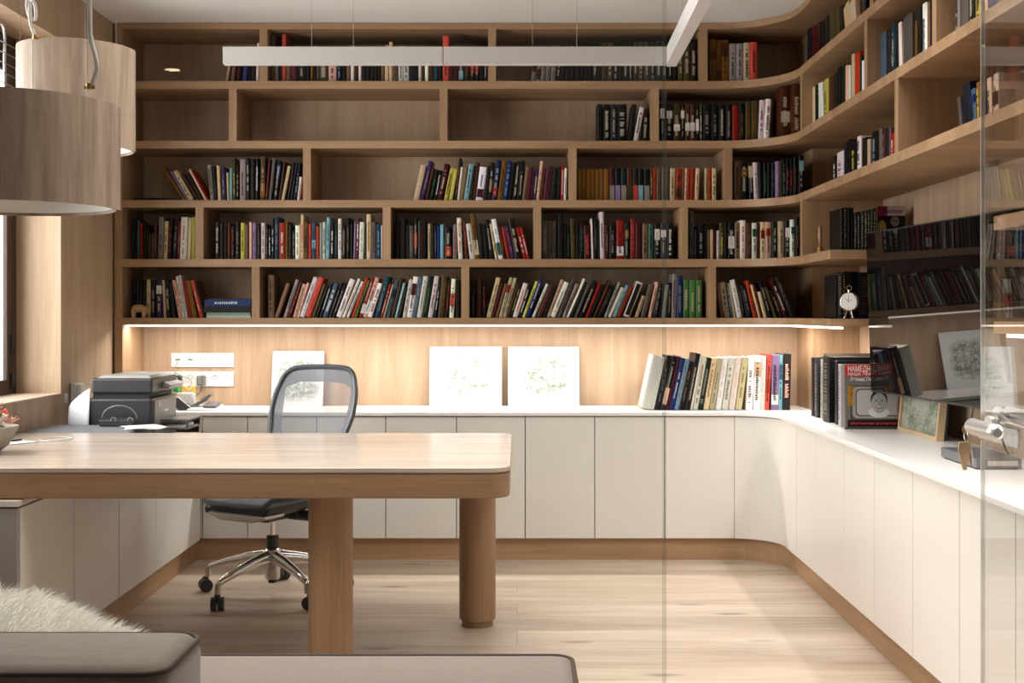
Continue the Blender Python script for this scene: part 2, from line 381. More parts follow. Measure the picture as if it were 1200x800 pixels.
ry = [5.738]+[XRD*FPX/(p-CX) for p in (956, 989, 1024.5, 1069.5, 1124, 1190)]+[2.78, 2.35]
rn = ['first right wall cabinet next to the curved corner door', 'second right wall cabinet from the curved corner', 'third right wall cabinet from the curved corner', 'right wall cabinet below the framed picture', 'right wall cabinet left of the one under the media box', 'right wall cabinet cut by the glass door edge', 'right wall cabinet seen only through the glass door', 'nearest right wall cabinet at the photo edge']
for i in range(len(ry)-1):
    a, c = ry[i+1]+.002, ry[i]-.002
    t = thing('base_cabinet', 'white handleless '+rn[i], 'cabinet', (XRD, (a+c)/2, ZB), group='white handleless base cabinets')
    m = MB(); m.box(XRD+.022, XR-.003, a+.001, c-.001, ZB, ZT-.019); obj('cabinet_body', m, carcass, t)
    m = MB(); m.box(XRD, XRD+.02, a, c, ZB, ZT-.024); obj('door', m, lacquer, t, bevel=.0015)
# left run, lower, under the desk
XLD = -1.578; ly = [3.93, 4.41, 4.905, 5.405, 6.16]
ln = ['white left wall cabinet at the near end below desk', 'white left wall cabinet below desk, second from near end', 'white left wall cabinet below desk, third from near end', 'white left wall cabinet farthest back, beneath the printer']
for i in range(4):
    a, c = ly[i]+.005, ly[i+1]-.005
    t = thing('base_cabinet', ln[i], 'cabinet', (XLD, (a+c)/2, ZB), group='white handleless base cabinets')
    m = MB(); m.box(XL+.003, XLD-.022, a+.001, c-.001, ZB, .628); obj('cabinet_body', m, carcass, t)
    m = MB(); m.box(XLD-.02, XLD, a, c, ZB, .622); obj('door', m, lacquer, t, bevel=.0015)
m = MB(); m.box(XL+.003, XLD-.001, 3.905, 3.93, 0, .624); tag(obj('end_panel', m, plain('grey_end_panel', (.30, .28, .27), .4)), 'grey end panel closing the low left wall cabinets', 'panel')
m = MB(); m.box(XL+.003, XLD+.005, 3.90, 6.18, .63, .648); tag(obj('low_countertop', m, plain('beige_top', (.62, .56, .49), .35)), 'low beige countertop on the left cabinets under the desk', 'countertop')

# ------------------------------------------------------------------ desk
t = thing('desk', 'long thick oak desk with rounded corners and round column legs', 'desk', (-1.0, 4.5, 0))
DX0, DX1, DY0, DY1 = -2.045, -.022, 3.925, 5.075
m = MB(); m.prism(rrect(DX0, DX1, DY0, DY1, .075, 10, (1, 0, 0, 1)), .733, .75); obj('tabletop', m, desk_top, t, bevel=.003, smooth=True, seg=3)
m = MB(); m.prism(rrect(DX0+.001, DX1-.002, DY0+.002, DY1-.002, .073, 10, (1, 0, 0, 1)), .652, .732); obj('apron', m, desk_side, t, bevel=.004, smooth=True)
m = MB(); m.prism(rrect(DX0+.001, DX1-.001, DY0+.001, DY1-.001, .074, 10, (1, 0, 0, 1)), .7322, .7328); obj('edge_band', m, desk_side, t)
for (lx, lyy) in ((-.158, 4.93), (-.613, 4.07)):
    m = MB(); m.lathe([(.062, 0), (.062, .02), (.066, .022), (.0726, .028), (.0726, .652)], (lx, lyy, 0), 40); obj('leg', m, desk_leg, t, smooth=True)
# ------------------------------------------------------------------ books
CC = dict(w=((.80,.78,.76),'white'), c=((.70,.62,.49),'cream'), b=((.42,.32,.23),'tan'), k=((.018,.017,.018),'black'), g=((.30,.28,.26),'grey'),
 G=((.03,.10,.05),'dark green'), l=((.20,.36,.18),'green'), r=((.50,.065,.05),'red'), R=((.22,.02,.025),'dark red'), p=((.66,.24,.20),'coral'),
 o=((.58,.17,.06),'orange'), y=((.66,.62,.28),'pale yellow'), Y=((.42,.27,.05),'mustard'), n=((.03,.045,.10),'navy'), u=((.05,.13,.33),'blue'),
 t=((.02,.18,.24),'teal'), s=((.42,.56,.62),'pale blue'), v=((.17,.10,.28),'purple'), m=((.28,.07,.14),'magenta'), B=((.25,.12,.055),'brown'),
 D=((.07,.045,.032),'dark brown'), e=((.11,.10,.10),'charcoal'), a=((.48,.45,.43),'pale grey'), P=((.80,.62,.55),'pale pink'), h=((.22,.30,.36),'slate blue'), L=((.45,.38,.52),'lavender'), O=((.24,.20,.08),'olive'), S=((.20,.33,.27),'sage green'))
# each entry: left px, right px (at the foot), top px, lean px, colour [second colour]
BACK = {
 (0,'first'): (95, '264 267 56 6 c;270 274 57 4 b;275.5 281 58 4 k r;283 289 57 4 u r;290 293 60 3 k;293.5 298 60 3 e;298.5 301.5 50 1.5 w'),
 (0,'second'): (95, '315 321 41 0 O;321.5 325 58 0 a;325.5 330 60 0 k;330.5 335 40 0 p;335.5 340 58 0 b;340.5 348 60 0 m;349 358 56 0 D;358.5 363 57 0 n;364 366.5 57 0 Y;367 370.5 58 0 k;371 373.5 52 0 g;374 384 56 0 O;385 394 56 0 P k;395 400 58 0 n s;400.5 405.5 54 0 k;406 410 55 0 b;411 415 54 0 w;416 418.5 56 0 B;420 423.5 58 0 w;424 428.5 56 0 D;429 433 57 0 G;433.5 438 57 0 D;438.5 442 58 0 D;442.5 446 58 0 D;446.5 450.5 54 0 b;451 455.5 53 0 c;456 460 49 0 c;461 466 56 0 b;467 472.5 54 0 w k;473 479 55 0 w k;480 490 58 0 n;490.5 494 56 0 w;494.5 497.5 56 0 B;498 502 56 0 w;503 508 55 0 B;508.5 513 56 0 t;513.5 518 58 0 D;519 526 42 0 p;526.5 531.5 56 0 R;532 537 57 0 R;537.5 543 57 0 k s;544 550 58 0 D Y;551 556 57 0 k r;556.5 561 57 0 k r;562 566.5 57 0 k;567 571 57 0 k s'),
 (0,'third'): (95, '622 626.5 54 6 a R;627.5 632 54 6 a R;633 638 54 6 a R;639 644 54 5 a R;645 650 54 5 a R;651 656 53 5 D;657 661 52 5 D;662 667 51 4 D;668 673 51 4 D;674 679 51 4 D;680 684 51 3 k;685 689 50 3 k;690 694 50 3 D;695 700 50 2 D;701 705 50 2 D;706 712 50 1 O;713 719 50 1 O;720 725 50 1 D;726 731 50 1 D;732 737 49 0 D;738 743 49 0 D;744 749 49 0 O;750 756 49 0 O;757 763 49 0 O;764 770 49 0 D;771 777 48 0 e;778 784 48 0 D;785 790 47 0 D;791 796.5 47 0 D;797 803 47 0 O;804 811 47 0 O;812 819 46 0 D'),
 (0,'corner'): (94, '831.5 839.5 46 0 Y B;840 845.5 47 0 Y B;846 854 47 0 Y B;855 863 51 0 a k;863.5 871 51 0 a k;872 879 50 0 c k;880 887.5 49 0 p k'),
 (1,'third'): (165, '700 706 122 0 k;707.5 715 122 0 k;716 723 122 0 e;724 734.5 122 0 k;736 741.5 122 5 k G;742 747.5 125 8 w k;751.5 757 128 2 D'),
 (1,'fourth'): (165, '773.5 779 121.5 0 D w;781 788 121.5 0 D w;789.5 797 121.5 0 O w;798 802 121.5 0 D w;803 808.5 121.5 0 B w;809 814.5 121.5 0 B w;815.5 819 121.5 0 D w;820 823 121.5 0 O w;824.5 833 123 0 k a;834 842 123 0 k a;842.5 850 123 0 k;851 857.5 123 0 k a;858.5 866 123.5 0 r;866.5 873 121 0 k Y;874 880.5 119 0 O Y;881 888 118 0 O Y;888.5 894 117 2 w R;894.5 900.5 115.5 3 w k;915 926 99 0 B c;927 936.5 98 0 B c'),
 (2,'first'): (234, '215 218.5 195.5 -26 Y;219 221.7 200 -21 L;222 228 199 -21 c k;231 234.2 202.5 -20 B;235 239.6 203 -19 D;240.3 243 198 -20 P;243.2 245 199 -20 r;246.5 250.8 193 -4 a k;251.5 254.7 194 -3 n t;255.5 259 194 -2 c;260 265 195.5 -1.5 v a;266 268.4 202 -1 c;268.8 272 197 0 s;272.5 276.2 185 -1 O c;277 279.6 191 0 D c;281 287.5 187 0 a k;288.2 292.5 185 0 D;293.3 298.5 186 0 D;299 302.7 185.5 .5 k w;304.5 310 183 1 O Y;310.6 313 186.5 4 m o;314.4 318 185.5 5 g;320 325 188 5 k u;326 328.8 189 6 B;329.3 333 194 8 c;336 339 190 7 k Y;339.6 342.6 190 7 n;343 346.5 190 6 n s;348 351 207 3 w r'),
 (2,'second'): (234, '484.5 491 192.5 9 c;492 497 188 11 v a;498 501.5 196 8.5 B;502.5 507 198 8 k l;508 512 199 6.5 k w;512.6 518.5 191 9 R;520.5 525 196.5 8 y k;525.5 530 198 6.5 y;531 534 185 6 G o;535 538 195.5 4.5 w;538.5 543 196 5 b;543.5 549.5 191.5 6.5 s t;550 552.6 194 5 D;553 557 190 5 B;557.6 566 195 5 w m;567 571 194 4 e;572 576.6 190 4 D Y;577 582.6 187.5 6 u r;584 589.5 189 6 Y k;590 595.7 188 6 u s;596.5 600.6 190 6 k;601.5 606 189 5 D;606.5 612 188 4 k;612.5 616.6 195 5 b;617 621.6 196 4 m;622 624.6 198 4 R;625 629 197 4 v c;630 633.6 188.5 5 P k;634 637.6 197 4.5 B;638 646 194.5 5 m R;647 652 196 4 G;653.5 657 195.5 2 e;658 661.8 193 1 r w;662 665 197 1 w R'),
 (2,'third'): (234, '677 681.3 198 0 Y;681.7 686.4 198 0 Y;686.8 691.8 198 0 Y;692.2 697.3 198 0 Y;697.7 702.6 198 0 Y;703 707.8 198 0 Y;708.2 713.5 198 0 Y;714.5 720 197 0 R a;721 727 197 0 k L;728 734 197 0 G a;735 741 197 0 B O;742 747.7 197 0 D p;748.3 753.7 197 0 k s;755 761.3 198 0 k a;762 765 197 0 O c;765.4 769 197 0 o B;769.6 774.5 197 0 b B;775.5 780 197 0 g R;780.4 784.6 197 0 g R;785 791.2 197 .5 c R;791.8 798.6 197 1 o B;799 801.7 197 1 b B;802 805 197 1 P B;805.3 808.4 197 1 o B;808.8 813 197 1 o B;814 818.5 197 1.5 c O;826 829.6 197 0 c B;830 834 197 0 o B;834.5 839.3 197 0 c O'),
 (2,'corner'): (234, '860.5 868 188.5 0 b;868.5 876 190 0 k Y;878 883 191.5 -2 k c;884 889 190 -1.6 w k;889.6 894 191 -1 k;895 899 190 0 k l;899.5 903.4 191 0 k;904 908 191 0 k g;909 913.6 189 0 L c;914 916 188 0 O;916.4 919.6 186.5 0 k s;920 923.6 186 0 k p;924 927 185.5 0 k p;927.5 931.5 184 0 k Y;933 938.5 182 0 k s'),
 (3,'first'): (303.3, '155 158 256 0 k;158.4 160.6 256 0 k a;161 163 258 0 S k;163.6 167 261 0 r B;168.6 171.2 262 0 G;171.6 174 266 0 D;174.4 176.4 273 0 O;177.5 180 273 0 g;180.3 184 263 0 m g;185 191 254 1 a R;191.6 195.6 259 1.5 c k;196 200.6 255 2 D r;201.5 206.6 255 3 n a;207.5 210 258 2 r a;210.4 218 254 2 w o;219 223 255 2 c;223.4 228 254 1 y'),
 (3,'second'): (303.5, '252 257 260 0 D;257.5 262 262 0 D;262.4 266 262 0 D;266.5 270 262 0 B r;270.5 275 265 0 k r;275.5 280.8 260 0 k a;282 286.5 261 0 y;287 290.6 263 0 b;292 295 260 0 P;296 300 261 0 L n;301 305 264 0 D g;306 310.5 261 0 w;311 314 263 0 k a;314.5 317.5 268 0 k w;318 321 256 0 k w;321.5 326.6 254 0 t a;327 334 261 0 o w;334.4 337.6 259 0 Y O;338 342 263 0 D;342.5 345.6 270 0 k a;346 350.6 264 0 w k;351 352.2 262 0 P;352.5 356 251.5 0 c p;356.5 361 260 0 Y B;361.5 365 262 0 p r;365.4 370 261 0 h s;370.5 374 265 0 o;374.5 377.6 261 0 a;378 381.4 260 0 w u;381.8 386 254.5 1 s;387 391 263 .5 k w;391.5 395.6 262 .5 G h;396 400 256 0 w k;400.5 405 264 0 k a;405.5 410 255 0 k b;410.5 413.6 263 0 k;414 416.4 261 1 L;416.8 420.2 255 1 m w;420.6 426 260 1 w a;426.5 429 262 0 D;429.5 434.5 251 0 c Y;435.3 440.5 260 0 g B;441 446 263 0 t s;446.5 448 264 0 w k'),
 (3,'third'): (303.5, '464 468.6 262 0 D;469 474.6 255 0 e;476 479 264 0 D;479.5 484.5 264 0 g a;485 489 255 0 D o;490 499 259 0 D R;501.5 504.6 262 0 c G;505 508.6 260 0 e;509 511.6 264 0 n a;512 515.6 265 0 u;516 520 263 0 s;521.5 529 266 0 k o;531 535.6 263 0 a r;537 542 255 -2 w p;545 548.6 259 -3 B p;549 555 261.5 -5 w u;555.5 561 250 -6 Y c;562.5 567.5 262 -3 D;568 572 262 -4 D e;573 577.6 257 -6 n;578.4 581.4 262 -7 c G;582 587.6 256 -9 w S;588.6 591.6 265 -6 R o;592 595.6 266 -7 o;597 602 263 -9 v p;604 611 255 -9 D c;612 616 266 -9 r w;616.5 620 266 -9 r w'),
 (3,'fourth'): (303.8, '635.2 641.8 259 0 g a;642.2 646.6 259 0 g k;647 651.4 259 0 g k;654 660 250 0 D;661 664 262 0 k;664.4 668 264 0 k l;669.5 674.5 256 -1.5 O Y;675 679 262 0 k;679.5 684 262 0 k g;685 692.5 264 -1 R p;693.5 695.7 256 -1.5 w;696.2 700 255 0 k g;700.4 702.6 259 0 G;703.5 708.6 248 -1 w k;709.2 713.6 264 0 R a;714.5 721.5 264 0 k a;722.5 731 258 0 r w;732 737 262 0 D Y;739 744.5 256 0 r p;745 752 262 0 R;753 759 262 0 b;760 765.6 262 0 S;767 773.5 262 0 k w;774.5 781 262 0 e w;782 789 262 0 k w'),
 (3,'corner'): (304, '808 813 247 0 g k;813.4 816 269 0 g;817 826 265 0 n;826.5 828.6 262 0 G;829 832 269 0 b;832.4 836 269 0 c;837 839.6 269 0 R;840 843 270 0 w r;843.4 848.4 261 0 O y;849 852.6 261 0 D;853.5 861 261 0 k w;861.5 867 261 0 b;867.5 874 258 0 w o;875 881 261 0 B b;881.5 887 261 0 w l;888 890.6 261 0 R;891.5 896.6 260 0 c r;897.5 904 260 0 c o;905 911 260 0 G;913 919 259 0 c;919.6 924.6 258 0 k w;926 930.2 257 0 w h;930.7 934.5 255 0 k b'),
 (4,'first'): (372.5, '156.5 159.5 327 0 k;160 162.8 328 0 e g;163.5 166.6 328 0 k h;167 170.6 328 0 D g;171.5 176 327.5 0 c p;177 182 328 0 D;183 189.6 327 0 v w;190.5 193.6 328 -2 c;194 198.6 328 -2.5 G t;199 203 330 -4 e;204.5 208.4 328 -8 P k;208.8 212.6 323 -8 w o;213 216 322 -8 w L;216.6 220 329 -8 r o;220.6 226.5 328 -8 Y b;231 235 328 -11 p w;235.6 238 329 -11 B k'),
 (4,'second'): (372.5, '314 321 322 0 b;322 326.6 331 14 b;332 336.2 327 15 a k;336.8 341.2 329 15 R p;343 347.6 332 12 c k;348 350.6 331 12 P G;351.2 357 324 17 w m;357.6 364.2 324 17 p o;365.2 369 332 14 O;369.6 372 333 14 D;372.4 376.4 331 13 k w;378 383.6 331 14 h w;385 388.4 331 14 D a;388.8 392.6 333 14 k a;394 400.4 326 17 w k;401 404.6 326 19 w p;406 409.4 329 18 w D;410 414 325 17 o;415 417.6 328 16 l G;418.4 423.2 324.5 15 r w;423.8 429 324.5 15 P w;429.6 435 331 13 w k;439 444.6 323 13 t a;445.2 448.4 332 11 r w;448.8 451 333 11 c;452 456.6 328 11 h n;457.2 461 325 11 B S;462.5 465.6 331 10 s w;466 469 337 9 k Y;470 474.4 327 8 w;475 481 323.5 8 w m;481.6 487 324 8 h a;488 493.6 323 8 w g;494.2 500.8 323 8 G l;501.4 507 323 8 w k;507.6 511 330 6 n w;512 519 323 5 O Y;521 525 328 4 k o;526 531 326.5 2.5 w p;534 539 328 0 k R'),
 (4,'third'): (373, '552.5 556.5 338 0 k a;559 564 323 0 B;565.5 569 328 0 k o;570 575.5 324.5 12 c k;576 580 331 11 R;580.6 584 332 11 b;584.6 589 324.5 13 c r;589.4 593.6 325 13 c k;594 596.6 333 12 B;597 600 333 12 k y;601 607 331 13 w p;607.6 610.8 333 12 k w;612 615.6 329 16 y k;616 620.6 326 17 u w;623.5 627 332 17 w p;629 634.6 333 16 B;636 640 334 14 D;641 644.6 327 17 c o;645.2 651.4 329.5 17 w k;653 657.4 326 18 g;659 663 332 16 a k;664 667 326 20 w;668 671.4 330 18 G;673 676.6 331.5 16 g a;679 683.6 328 18 k c;686 689.6 331.5 16 r B;690 693.6 332 16 k;695 698.4 327.5 19 B o;700 705 333 17 D g;708 711.6 330 17 a k;712.6 716.8 336 16 w;717.4 722 333.5 16 s t;723 727 335 16 o B;730.5 738.6 329 17 w k;744 748.4 346 9 c b;751 756.8 332 10 g Y;759.5 763.4 330 9 P m;765 770 331 7 G a;771 773.6 332 5 D;775 779.6 333 4 a;782 785.6 331 2 k a;786.6 792 321 1 a k;792.6 799 323 0 u a;801 807.4 328 0 l c;808 815.4 328 0 l c;816 822.6 328 0 l c'),
 (4,'corner'): (374, '845 848 330.5 -5 b;849 855.6 330 -6 c k;856.4 859 331 -7 h w;859.4 862 331 -7 c;863 869 327 -9 w a;869.6 873 333 -7 D b;874.5 881 333 -8 n a;882.5 886.8 328 -10 o;888 890.6 333 -10 c;891 893 334 -9 R;893.4 897.4 341 -8 c y;898 902.4 330 -12 k;903 906.6 336 -12 O;907 911 339 -13 D c;915 920 326.5 -18 R w;923 927.4 324 -20 e a'),
 (5,'niche'): (480.3, '752 767 415.5 14 w;768 773.6 416 14 k a;774.4 780 417 14 k c;780.6 784 417 14 m;784.6 789.6 419 14 u w;790.4 795.4 420 13.5 s Y;796 801.6 423 12 k b;802.2 808 413.5 12.5 D c;808.6 811 416 12 w;811.6 817.4 418 11 w b;818 823.6 418.5 11 G a;824.5 830.6 419 10 c b;831.4 837.6 419 9.5 c b;838.4 845 418.5 9 w c;845.8 853 418.5 9 w b;853.8 861 418 8.5 w c;862 869.4 418 8 c b;872 879.4 418 3 w g;880 887.6 417.5 2 w c;888.4 894 417 2 w c;895 900 415 3.5 p o;902 910.6 416 1 L w;911 915.4 416 1 s h;917 926 414.5 1.5 e P'),
}
SECT = {0: 'top shelf', 1: 'second shelf from the top', 2: 'third shelf from the top', 3: 'fourth shelf from the top', 4: 'lowest shelf', 5: 'white back countertop'}
BASEZ = {0: SH[1][1], 1: SH[2][1], 2: SH[3][1], 3: SH[4][1], 4: SH[5][1], 5: ZT}

def quad2(x, t, h, th):
    """front outline of a leaning book whose foot spans from x; returns BL, BR, TR, TL"""
    u = (math.sin(th), math.cos(th)); l = (-math.cos(th), math.sin(th))
    if th >= 0:
        BR = (x+t*math.cos(th), 0); BL = (BR[0]+t*l[0], BR[1]+t*l[1])
    else:
        BL = (x, 0); BR = (BL[0]-t*l[0], BL[1]-t*l[1])
        if BR[1] < 0: pass
    TL = (BL[0]+h*u[0], BL[1]+h*u[1]); TR = (BR[0]+h*u[0], BR[1]+h*u[1])
    return [BL, BR, TR, TL]
def overlap(A, B):
    for P in (A, B):
        for i in range(4):
            a, b2 = P[i], P[(i+1) % 4]; nx, ny = b2[1]-a[1], a[0]-b2[0]
            pa = [nx*p[0]+ny*p[1] for p in A]; pb = [nx*p[0]+ny*p[1] for p in B]
            if max(pa) <= min(pb)+1e-7 or max(pb) <= min(pa)+1e-7: return False
    return True
def settle(items, xmax):
    """items: dict x,t,h,th sorted along x; push apart until none cross, then squeeze to the bay"""
    for it in range(6):
        prev = []
        for d in items:
            for _ in range(200):
                q = quad2(d['x'], d['t'], d['h'], d['th'])
                if any(overlap(q, p) for p in prev[-4:]): d['x'] += .0007
                else: break
            prev.append(quad2(d['x'], d['t'], d['h'], d['th']))
        ext = max(p[0] for q in prev for p in q)
        if xmax is None or ext <= xmax: break
        x0 = items[0]['x']; k = (xmax-.001-x0)/(ext-x0)*.995
        for d in items: d['x'] = x0+(d['x']-x0)*k; d['t'] *= k

def arc_y(px, extra=.055):
    """depth at which the line of sight through column px meets the curve the spines stand on"""
    s = (px-CX)/FPX; Rr = RA+extra
    if s*(YS+extra) <= AC[0]: return YS+extra
    A = s*s+1; Bq = -2*(s*AC[0]+AC[1]); Cq = AC[0]**2+AC[1]**2-Rr*Rr
    return (-Bq+math.sqrt(max(Bq*Bq-4*A*Cq, 0)))/(2*A)

ALL = []
for (row, bay), (by, txt) in BACK.items():
    items = []
    for e in txt.split(';'):
        f = e.split(); a, c, top, lean = map(float, f[:4]); cols = f[4:]
        if row == 5: y = YS+.03
        else: y = arc_y((a+c)/2)
        x0, x1 = X(a, y), X(c, y); wd = x1-x0
        H = max(Z(top, y)-BASEZ[row], .06)
        if row < 5: H = min(H, SH[row][0]-BASEZ[row]-.008)
        Lw = lean*y/FPX
        th = math.atan2(Lw, H); t = wd*math.cos(th); h = (H-t*math.sin(abs(th)))/math.cos(th)
        items.append(dict(x=x0, y=y, t=t, h=h, th=th, cols=cols, row=row, bay=bay, area=(c-a)*(by-top), px=(a+c)/2, H=H))
    if row < 5:
        lim = [X(p, YS) for p in DIV[row]]+[1.50 if row in (0, 2, 4) else 1.52]
        xm = min([v for v in lim if v > items[-1]['x']-.01] or [1.5])-.002
        lo = max([v+.04 for v in lim if v+.03 < items[0]['x']+.02] or [-2.01])+.002
    else: xm, lo = 1.5, -2
    if items[0]['x'] < lo: items[0]['x'] = lo
    q0 = quad2(items[0]['x'], items[0]['t'], items[0]['h'], items[0]['th']); mn = min(p[0] for p in q0)
    if mn < lo: items[0]['x'] += lo-mn
    settle(items, xm)
    for i, d in enumerate(items):
        d['n'] = i+1; d['of'] = len(items); d['nb'] = (items[i-1]['cols'][0] if i else None, items[i+1]['cols'][0] if i+1 < len(items) else None)
        d['rot'] = 0; ALL.append(d)
# right wall: left px, right px, top px at the left, lean, colour
RIGHT = {
 (0,'right'): '945 949.6 36 0 n;950 953.6 33 0 R k;954 960 31 0 R;960.5 965 27 0 k;965.5 970.5 22 0 D;971 977 18 0 O;977.5 983.5 13 0 O;984 987.6 9 0 D;988.5 995.6 5 -3 c;996 1002.6 0 -3 c;1003.5 1008.5 -4 -3 b;1009.5 1014 -8 0 D',
 (1,'right first'): '951.5 954 103 0 c;955 957.6 101 0 k;958.4 960 98 0 w G;961 964 97 -1 w;964.6 970 95 0 y Y;971 976 92 0 B;976.6 980 87 0 e;980.6 985.6 81 0 k;986 989 78 0 G;990 993 78 0 P;993.5 996 78 0 w;997 1000.6 65 0 c;1001 1006.6 64 0 o;1007 1009 66 0 G;1009.4 1011.6 72 0 w',
 (1,'right second'): '1028 1030.6 41 0 w;1031 1037.6 41 0 h;1038.6 1043.4 37 0 e;1044 1048.6 29 0 t S;1049.6 1052 27 0 k;1052.6 1056 27 -1 w;1057.6 1068.4 22 0 g;1070 1078.5 15 0 k Y;1080 1085.4 6 0 w;1086 1088.6 5 0 b;1089 1091.4 2 0 D',
 (1,'right third'): '1118 1124 -20 0 a k;1125 1134 -22 0 g;1135 1141 -25 0 k;1142 1150 -28 0 y k;1151 1156 -30 0 P k;1157 1166 -34 0 v;1167 1176 -40 0 g;1177 1186 -44 0 h',
 (2,'right first'): '976 979 184 0 k w;980 988 180 0 w r;988.6 991.4 168 0 n;992 996.4 165 0 k;997 1002.6 165 0 k y;1003.6 1008.4 161 0 w k;1009.4 1014.6 163 0 D k;1015.5 1019 164 0 c;1020.5 1028 156 0 k s;1029 1033 152 0 g;1033.6 1036.6 152 0 R a;1037 1040 151 0 k;1041 1043 150 0 g r;1043.4 1047.4 157 0 r w',
 (2,'right second'): '1124 1127 113 -3 g;1128.5 1137.5 98 -2 n;1138.6 1143.6 104 -2 h u;1145 1149 96 -2 Y y;1149.6 1152.6 97 0 B;1153.4 1155.6 102 0 k;1156 1161 92 -1 c;1163 1169 88 0 P B',
}
RD = [XRS*FPX/(p-CX) for p in (937.5, 1012.5, 1092)]
for (row, bay), txt in RIGHT.items():
    items = []; Xs = XRS+.05
    for e in txt.split(';'):
        f = e.split(); a, c, top, lean = map(float, f[:4]); cols = f[4:]
        ya, yc = Xs*FPX/(a-CX), Xs*FPX/(c-CX)
        H = min(max(Z(top, ya)-BASEZ[row], .1), SH[row][0]-BASEZ[row]-.008)
        Lw = lean*((ya-yc)/(c-a)); th = math.atan2(Lw, H); t = (ya-yc)*math.cos(th)*.97; h = (H-t*abs(math.sin(th)))/math.cos(th)
        items.append(dict(x=-ya, y=Xs, t=t, h=h, th=th, cols=cols, row=row, bay=bay, area=(c-a)*H*FPX/yc, px=(a+c)/2, H=H))
    settle(items, None)
    for i, d in enumerate(items):
        d['n'] = i+1; d['of'] = len(items); d['nb'] = (items[i-1]['cols'][0] if i else None, items[i+1]['cols'][0] if i+1 < len(items) else None)
        d['rot'] = 1; ALL.append(d)

rnd = random.Random(4)
def jit(c, k=.12): 
    f = 1+rnd.uniform(-k, k); return tuple(min(.9, max(.006, v*f*(1+rnd.uniform(-.05, .05)))) for v in c)
def lighter(c): return sum(c)/3 > .2
def cover_shape(m, t, d, h, col):
    m.col = col; tc = min(.0022, t*.2)
    out = [(-t/2, d), (-t/2, .004), (-t*.32, .001), (0, 0), (t*.32, .001), (t/2, .004), (t/2, d)]
    inn = [(t/2-tc, d), (t/2-tc, .005), (-t/2+tc, .005), (-t/2+tc, d)]
    m.prism(out+inn, 0, h)
def pages_shape(m, t, d, h, col=None):
    if col: m.col = col
    tc = min(.0022, t*.2); m.box(-t/2+tc+.0003, t/2-tc-.0003, .006, d-.004, .0035, h-.0035)
def letters(m, t, h, cols, style, base):
    """bands and rows of small illegible print on the spine"""
    w0 = t*.30; y = -.0006
    def patch(x0, x1, z0, z1, c, yy=y): m.col = c; m.box(x0, x1, yy, .0012 if abs(x1) < t*.34 else .0042, z0, z1)
    c2 = CC[cols[1]][0] if len(cols) > 1 else None
    if style == 'twotone' and c2:
        patch(-t*.485, t*.485, .004, h*.48, jit(c2, .06), -.0003); return
    if style == 'panel' and c2:
        z0 = h*rnd.choice([.55, .62, .3, .1]); patch(-t*.46, t*.46, z0, min(h*.97, z0+h*rnd.uniform(.16, .34)), jit(c2, .06), -.0003)
    elif style == 'frame' and c2:
        patch(-t*.34, t*.34, h*.06, h*.94, c2, -.0003)
    ink = c2 if (c2 and style == 'text') else ((.65, .62, .56) if not lighter(base) else (.05, .045, .045))
    if t < .006 or (t > .05 and len(cols) < 2): return
    z = h*rnd.uniform(.12, .25); end = h*rnd.uniform(.7, .9); hw = t*rnd.uniform(.14, .26)
    while z < end:
        l = h*rnd.uniform(.012, .03); patch(-hw, hw*rnd.uniform(.3, 1), z, min(z+l, end), ink); z += l+h*.011
        if rnd.random() < .12: z += h*.06
BOOKGROUP = {5: 'books standing on the back countertop'}
ALL.sort(key=lambda d: -d['area'])
MAIN, REST = ALL[:288], ALL[288:]
used = set()
def describe(d):
    c = CC[d['cols'][0]][1]; t = d['t']; s = 'thin ' if t < .015 else ('thick ' if t > .029 else '')
    ln = 'upright' if abs(math.degrees(d['th'])) < 4 else ('leaning right' if d['th'] > 0 else 'leaning left')
    tr = ''
    if len(d['cols']) > 1: tr = ' with '+CC[d['cols'][1]][1]+' print'
    place = {'first': 'leftmost bay', 'second': 'second bay', 'third': 'third bay', 'fourth': 'fourth bay', 'corner': 'curved corner bay', 'niche': '', 'right': 'right wall', 'right first': "right wall's far bay", 'right second': "right wall's second bay", 'right third': "right wall's near bay"}[d['bay']]
    row = {0: 'top shelf', 1: 'second shelf', 2: 'third shelf', 3: 'fourth shelf', 4: 'lowest shelf', 5: 'back countertop'}[d['row']]
    a, b2 = d['nb']
    where = f'{row} {place}'.strip()
    if a and b2: nbt = f'between {CC[a][1]} and {CC[b2][1]} ones'
    elif b2: nbt = f'first on the left beside {CC[b2][1]} one'
    else: nbt = f'last on the right beside {CC[a][1]} one'
    cand = [f'{s}{c} book {nbt}, {where}', f'{s}{c} book{tr} {nbt}, {where}', f'{s}{c} {ln} book{tr} {nbt}, {where}']
    return cand, (s, c, row, place)
def ordinal(n):
    names = ['', 'first', 'second', 'third', 'fourth', 'fifth', 'sixth', 'seventh', 'eighth', 'ninth', 'tenth', 'eleventh', 'twelfth', 'thirteenth', 'fourteenth', 'fifteenth', 'sixteenth', 'seventeenth', 'eighteenth', 'nineteenth', 'twentieth']
    if n <= 20: return names[n]
    tens = {2: 'twenty', 3: 'thirty', 4: 'forty', 5: 'fifty'}
    tf = {2: 'twentieth', 3: 'thirtieth', 4: 'fortieth', 5: 'fiftieth'}
    return tf[n//10] if n % 10 == 0 else tens[n//10]+'-'+names[n % 10]
cnt = {}
for d in ALL:
    for c in describe(d)[0]: cnt[c] = cnt.get(c, 0)+1
def label_of(d):
    cand, (s, c, row, place) = describe(d)
    for q in cand:
        if cnt[q] == 1 and q not in used and len(q.split()) <= 16: used.add(q); return q
    n, side = (d['n'], 'left') if d['n'] <= d['of']-d['n']+1 else (d['of']-d['n']+1, 'right')
    q = f'{s}{c} book, {ordinal(n)} from the {side} in {row} {place}'.strip(); used.add(q); return q
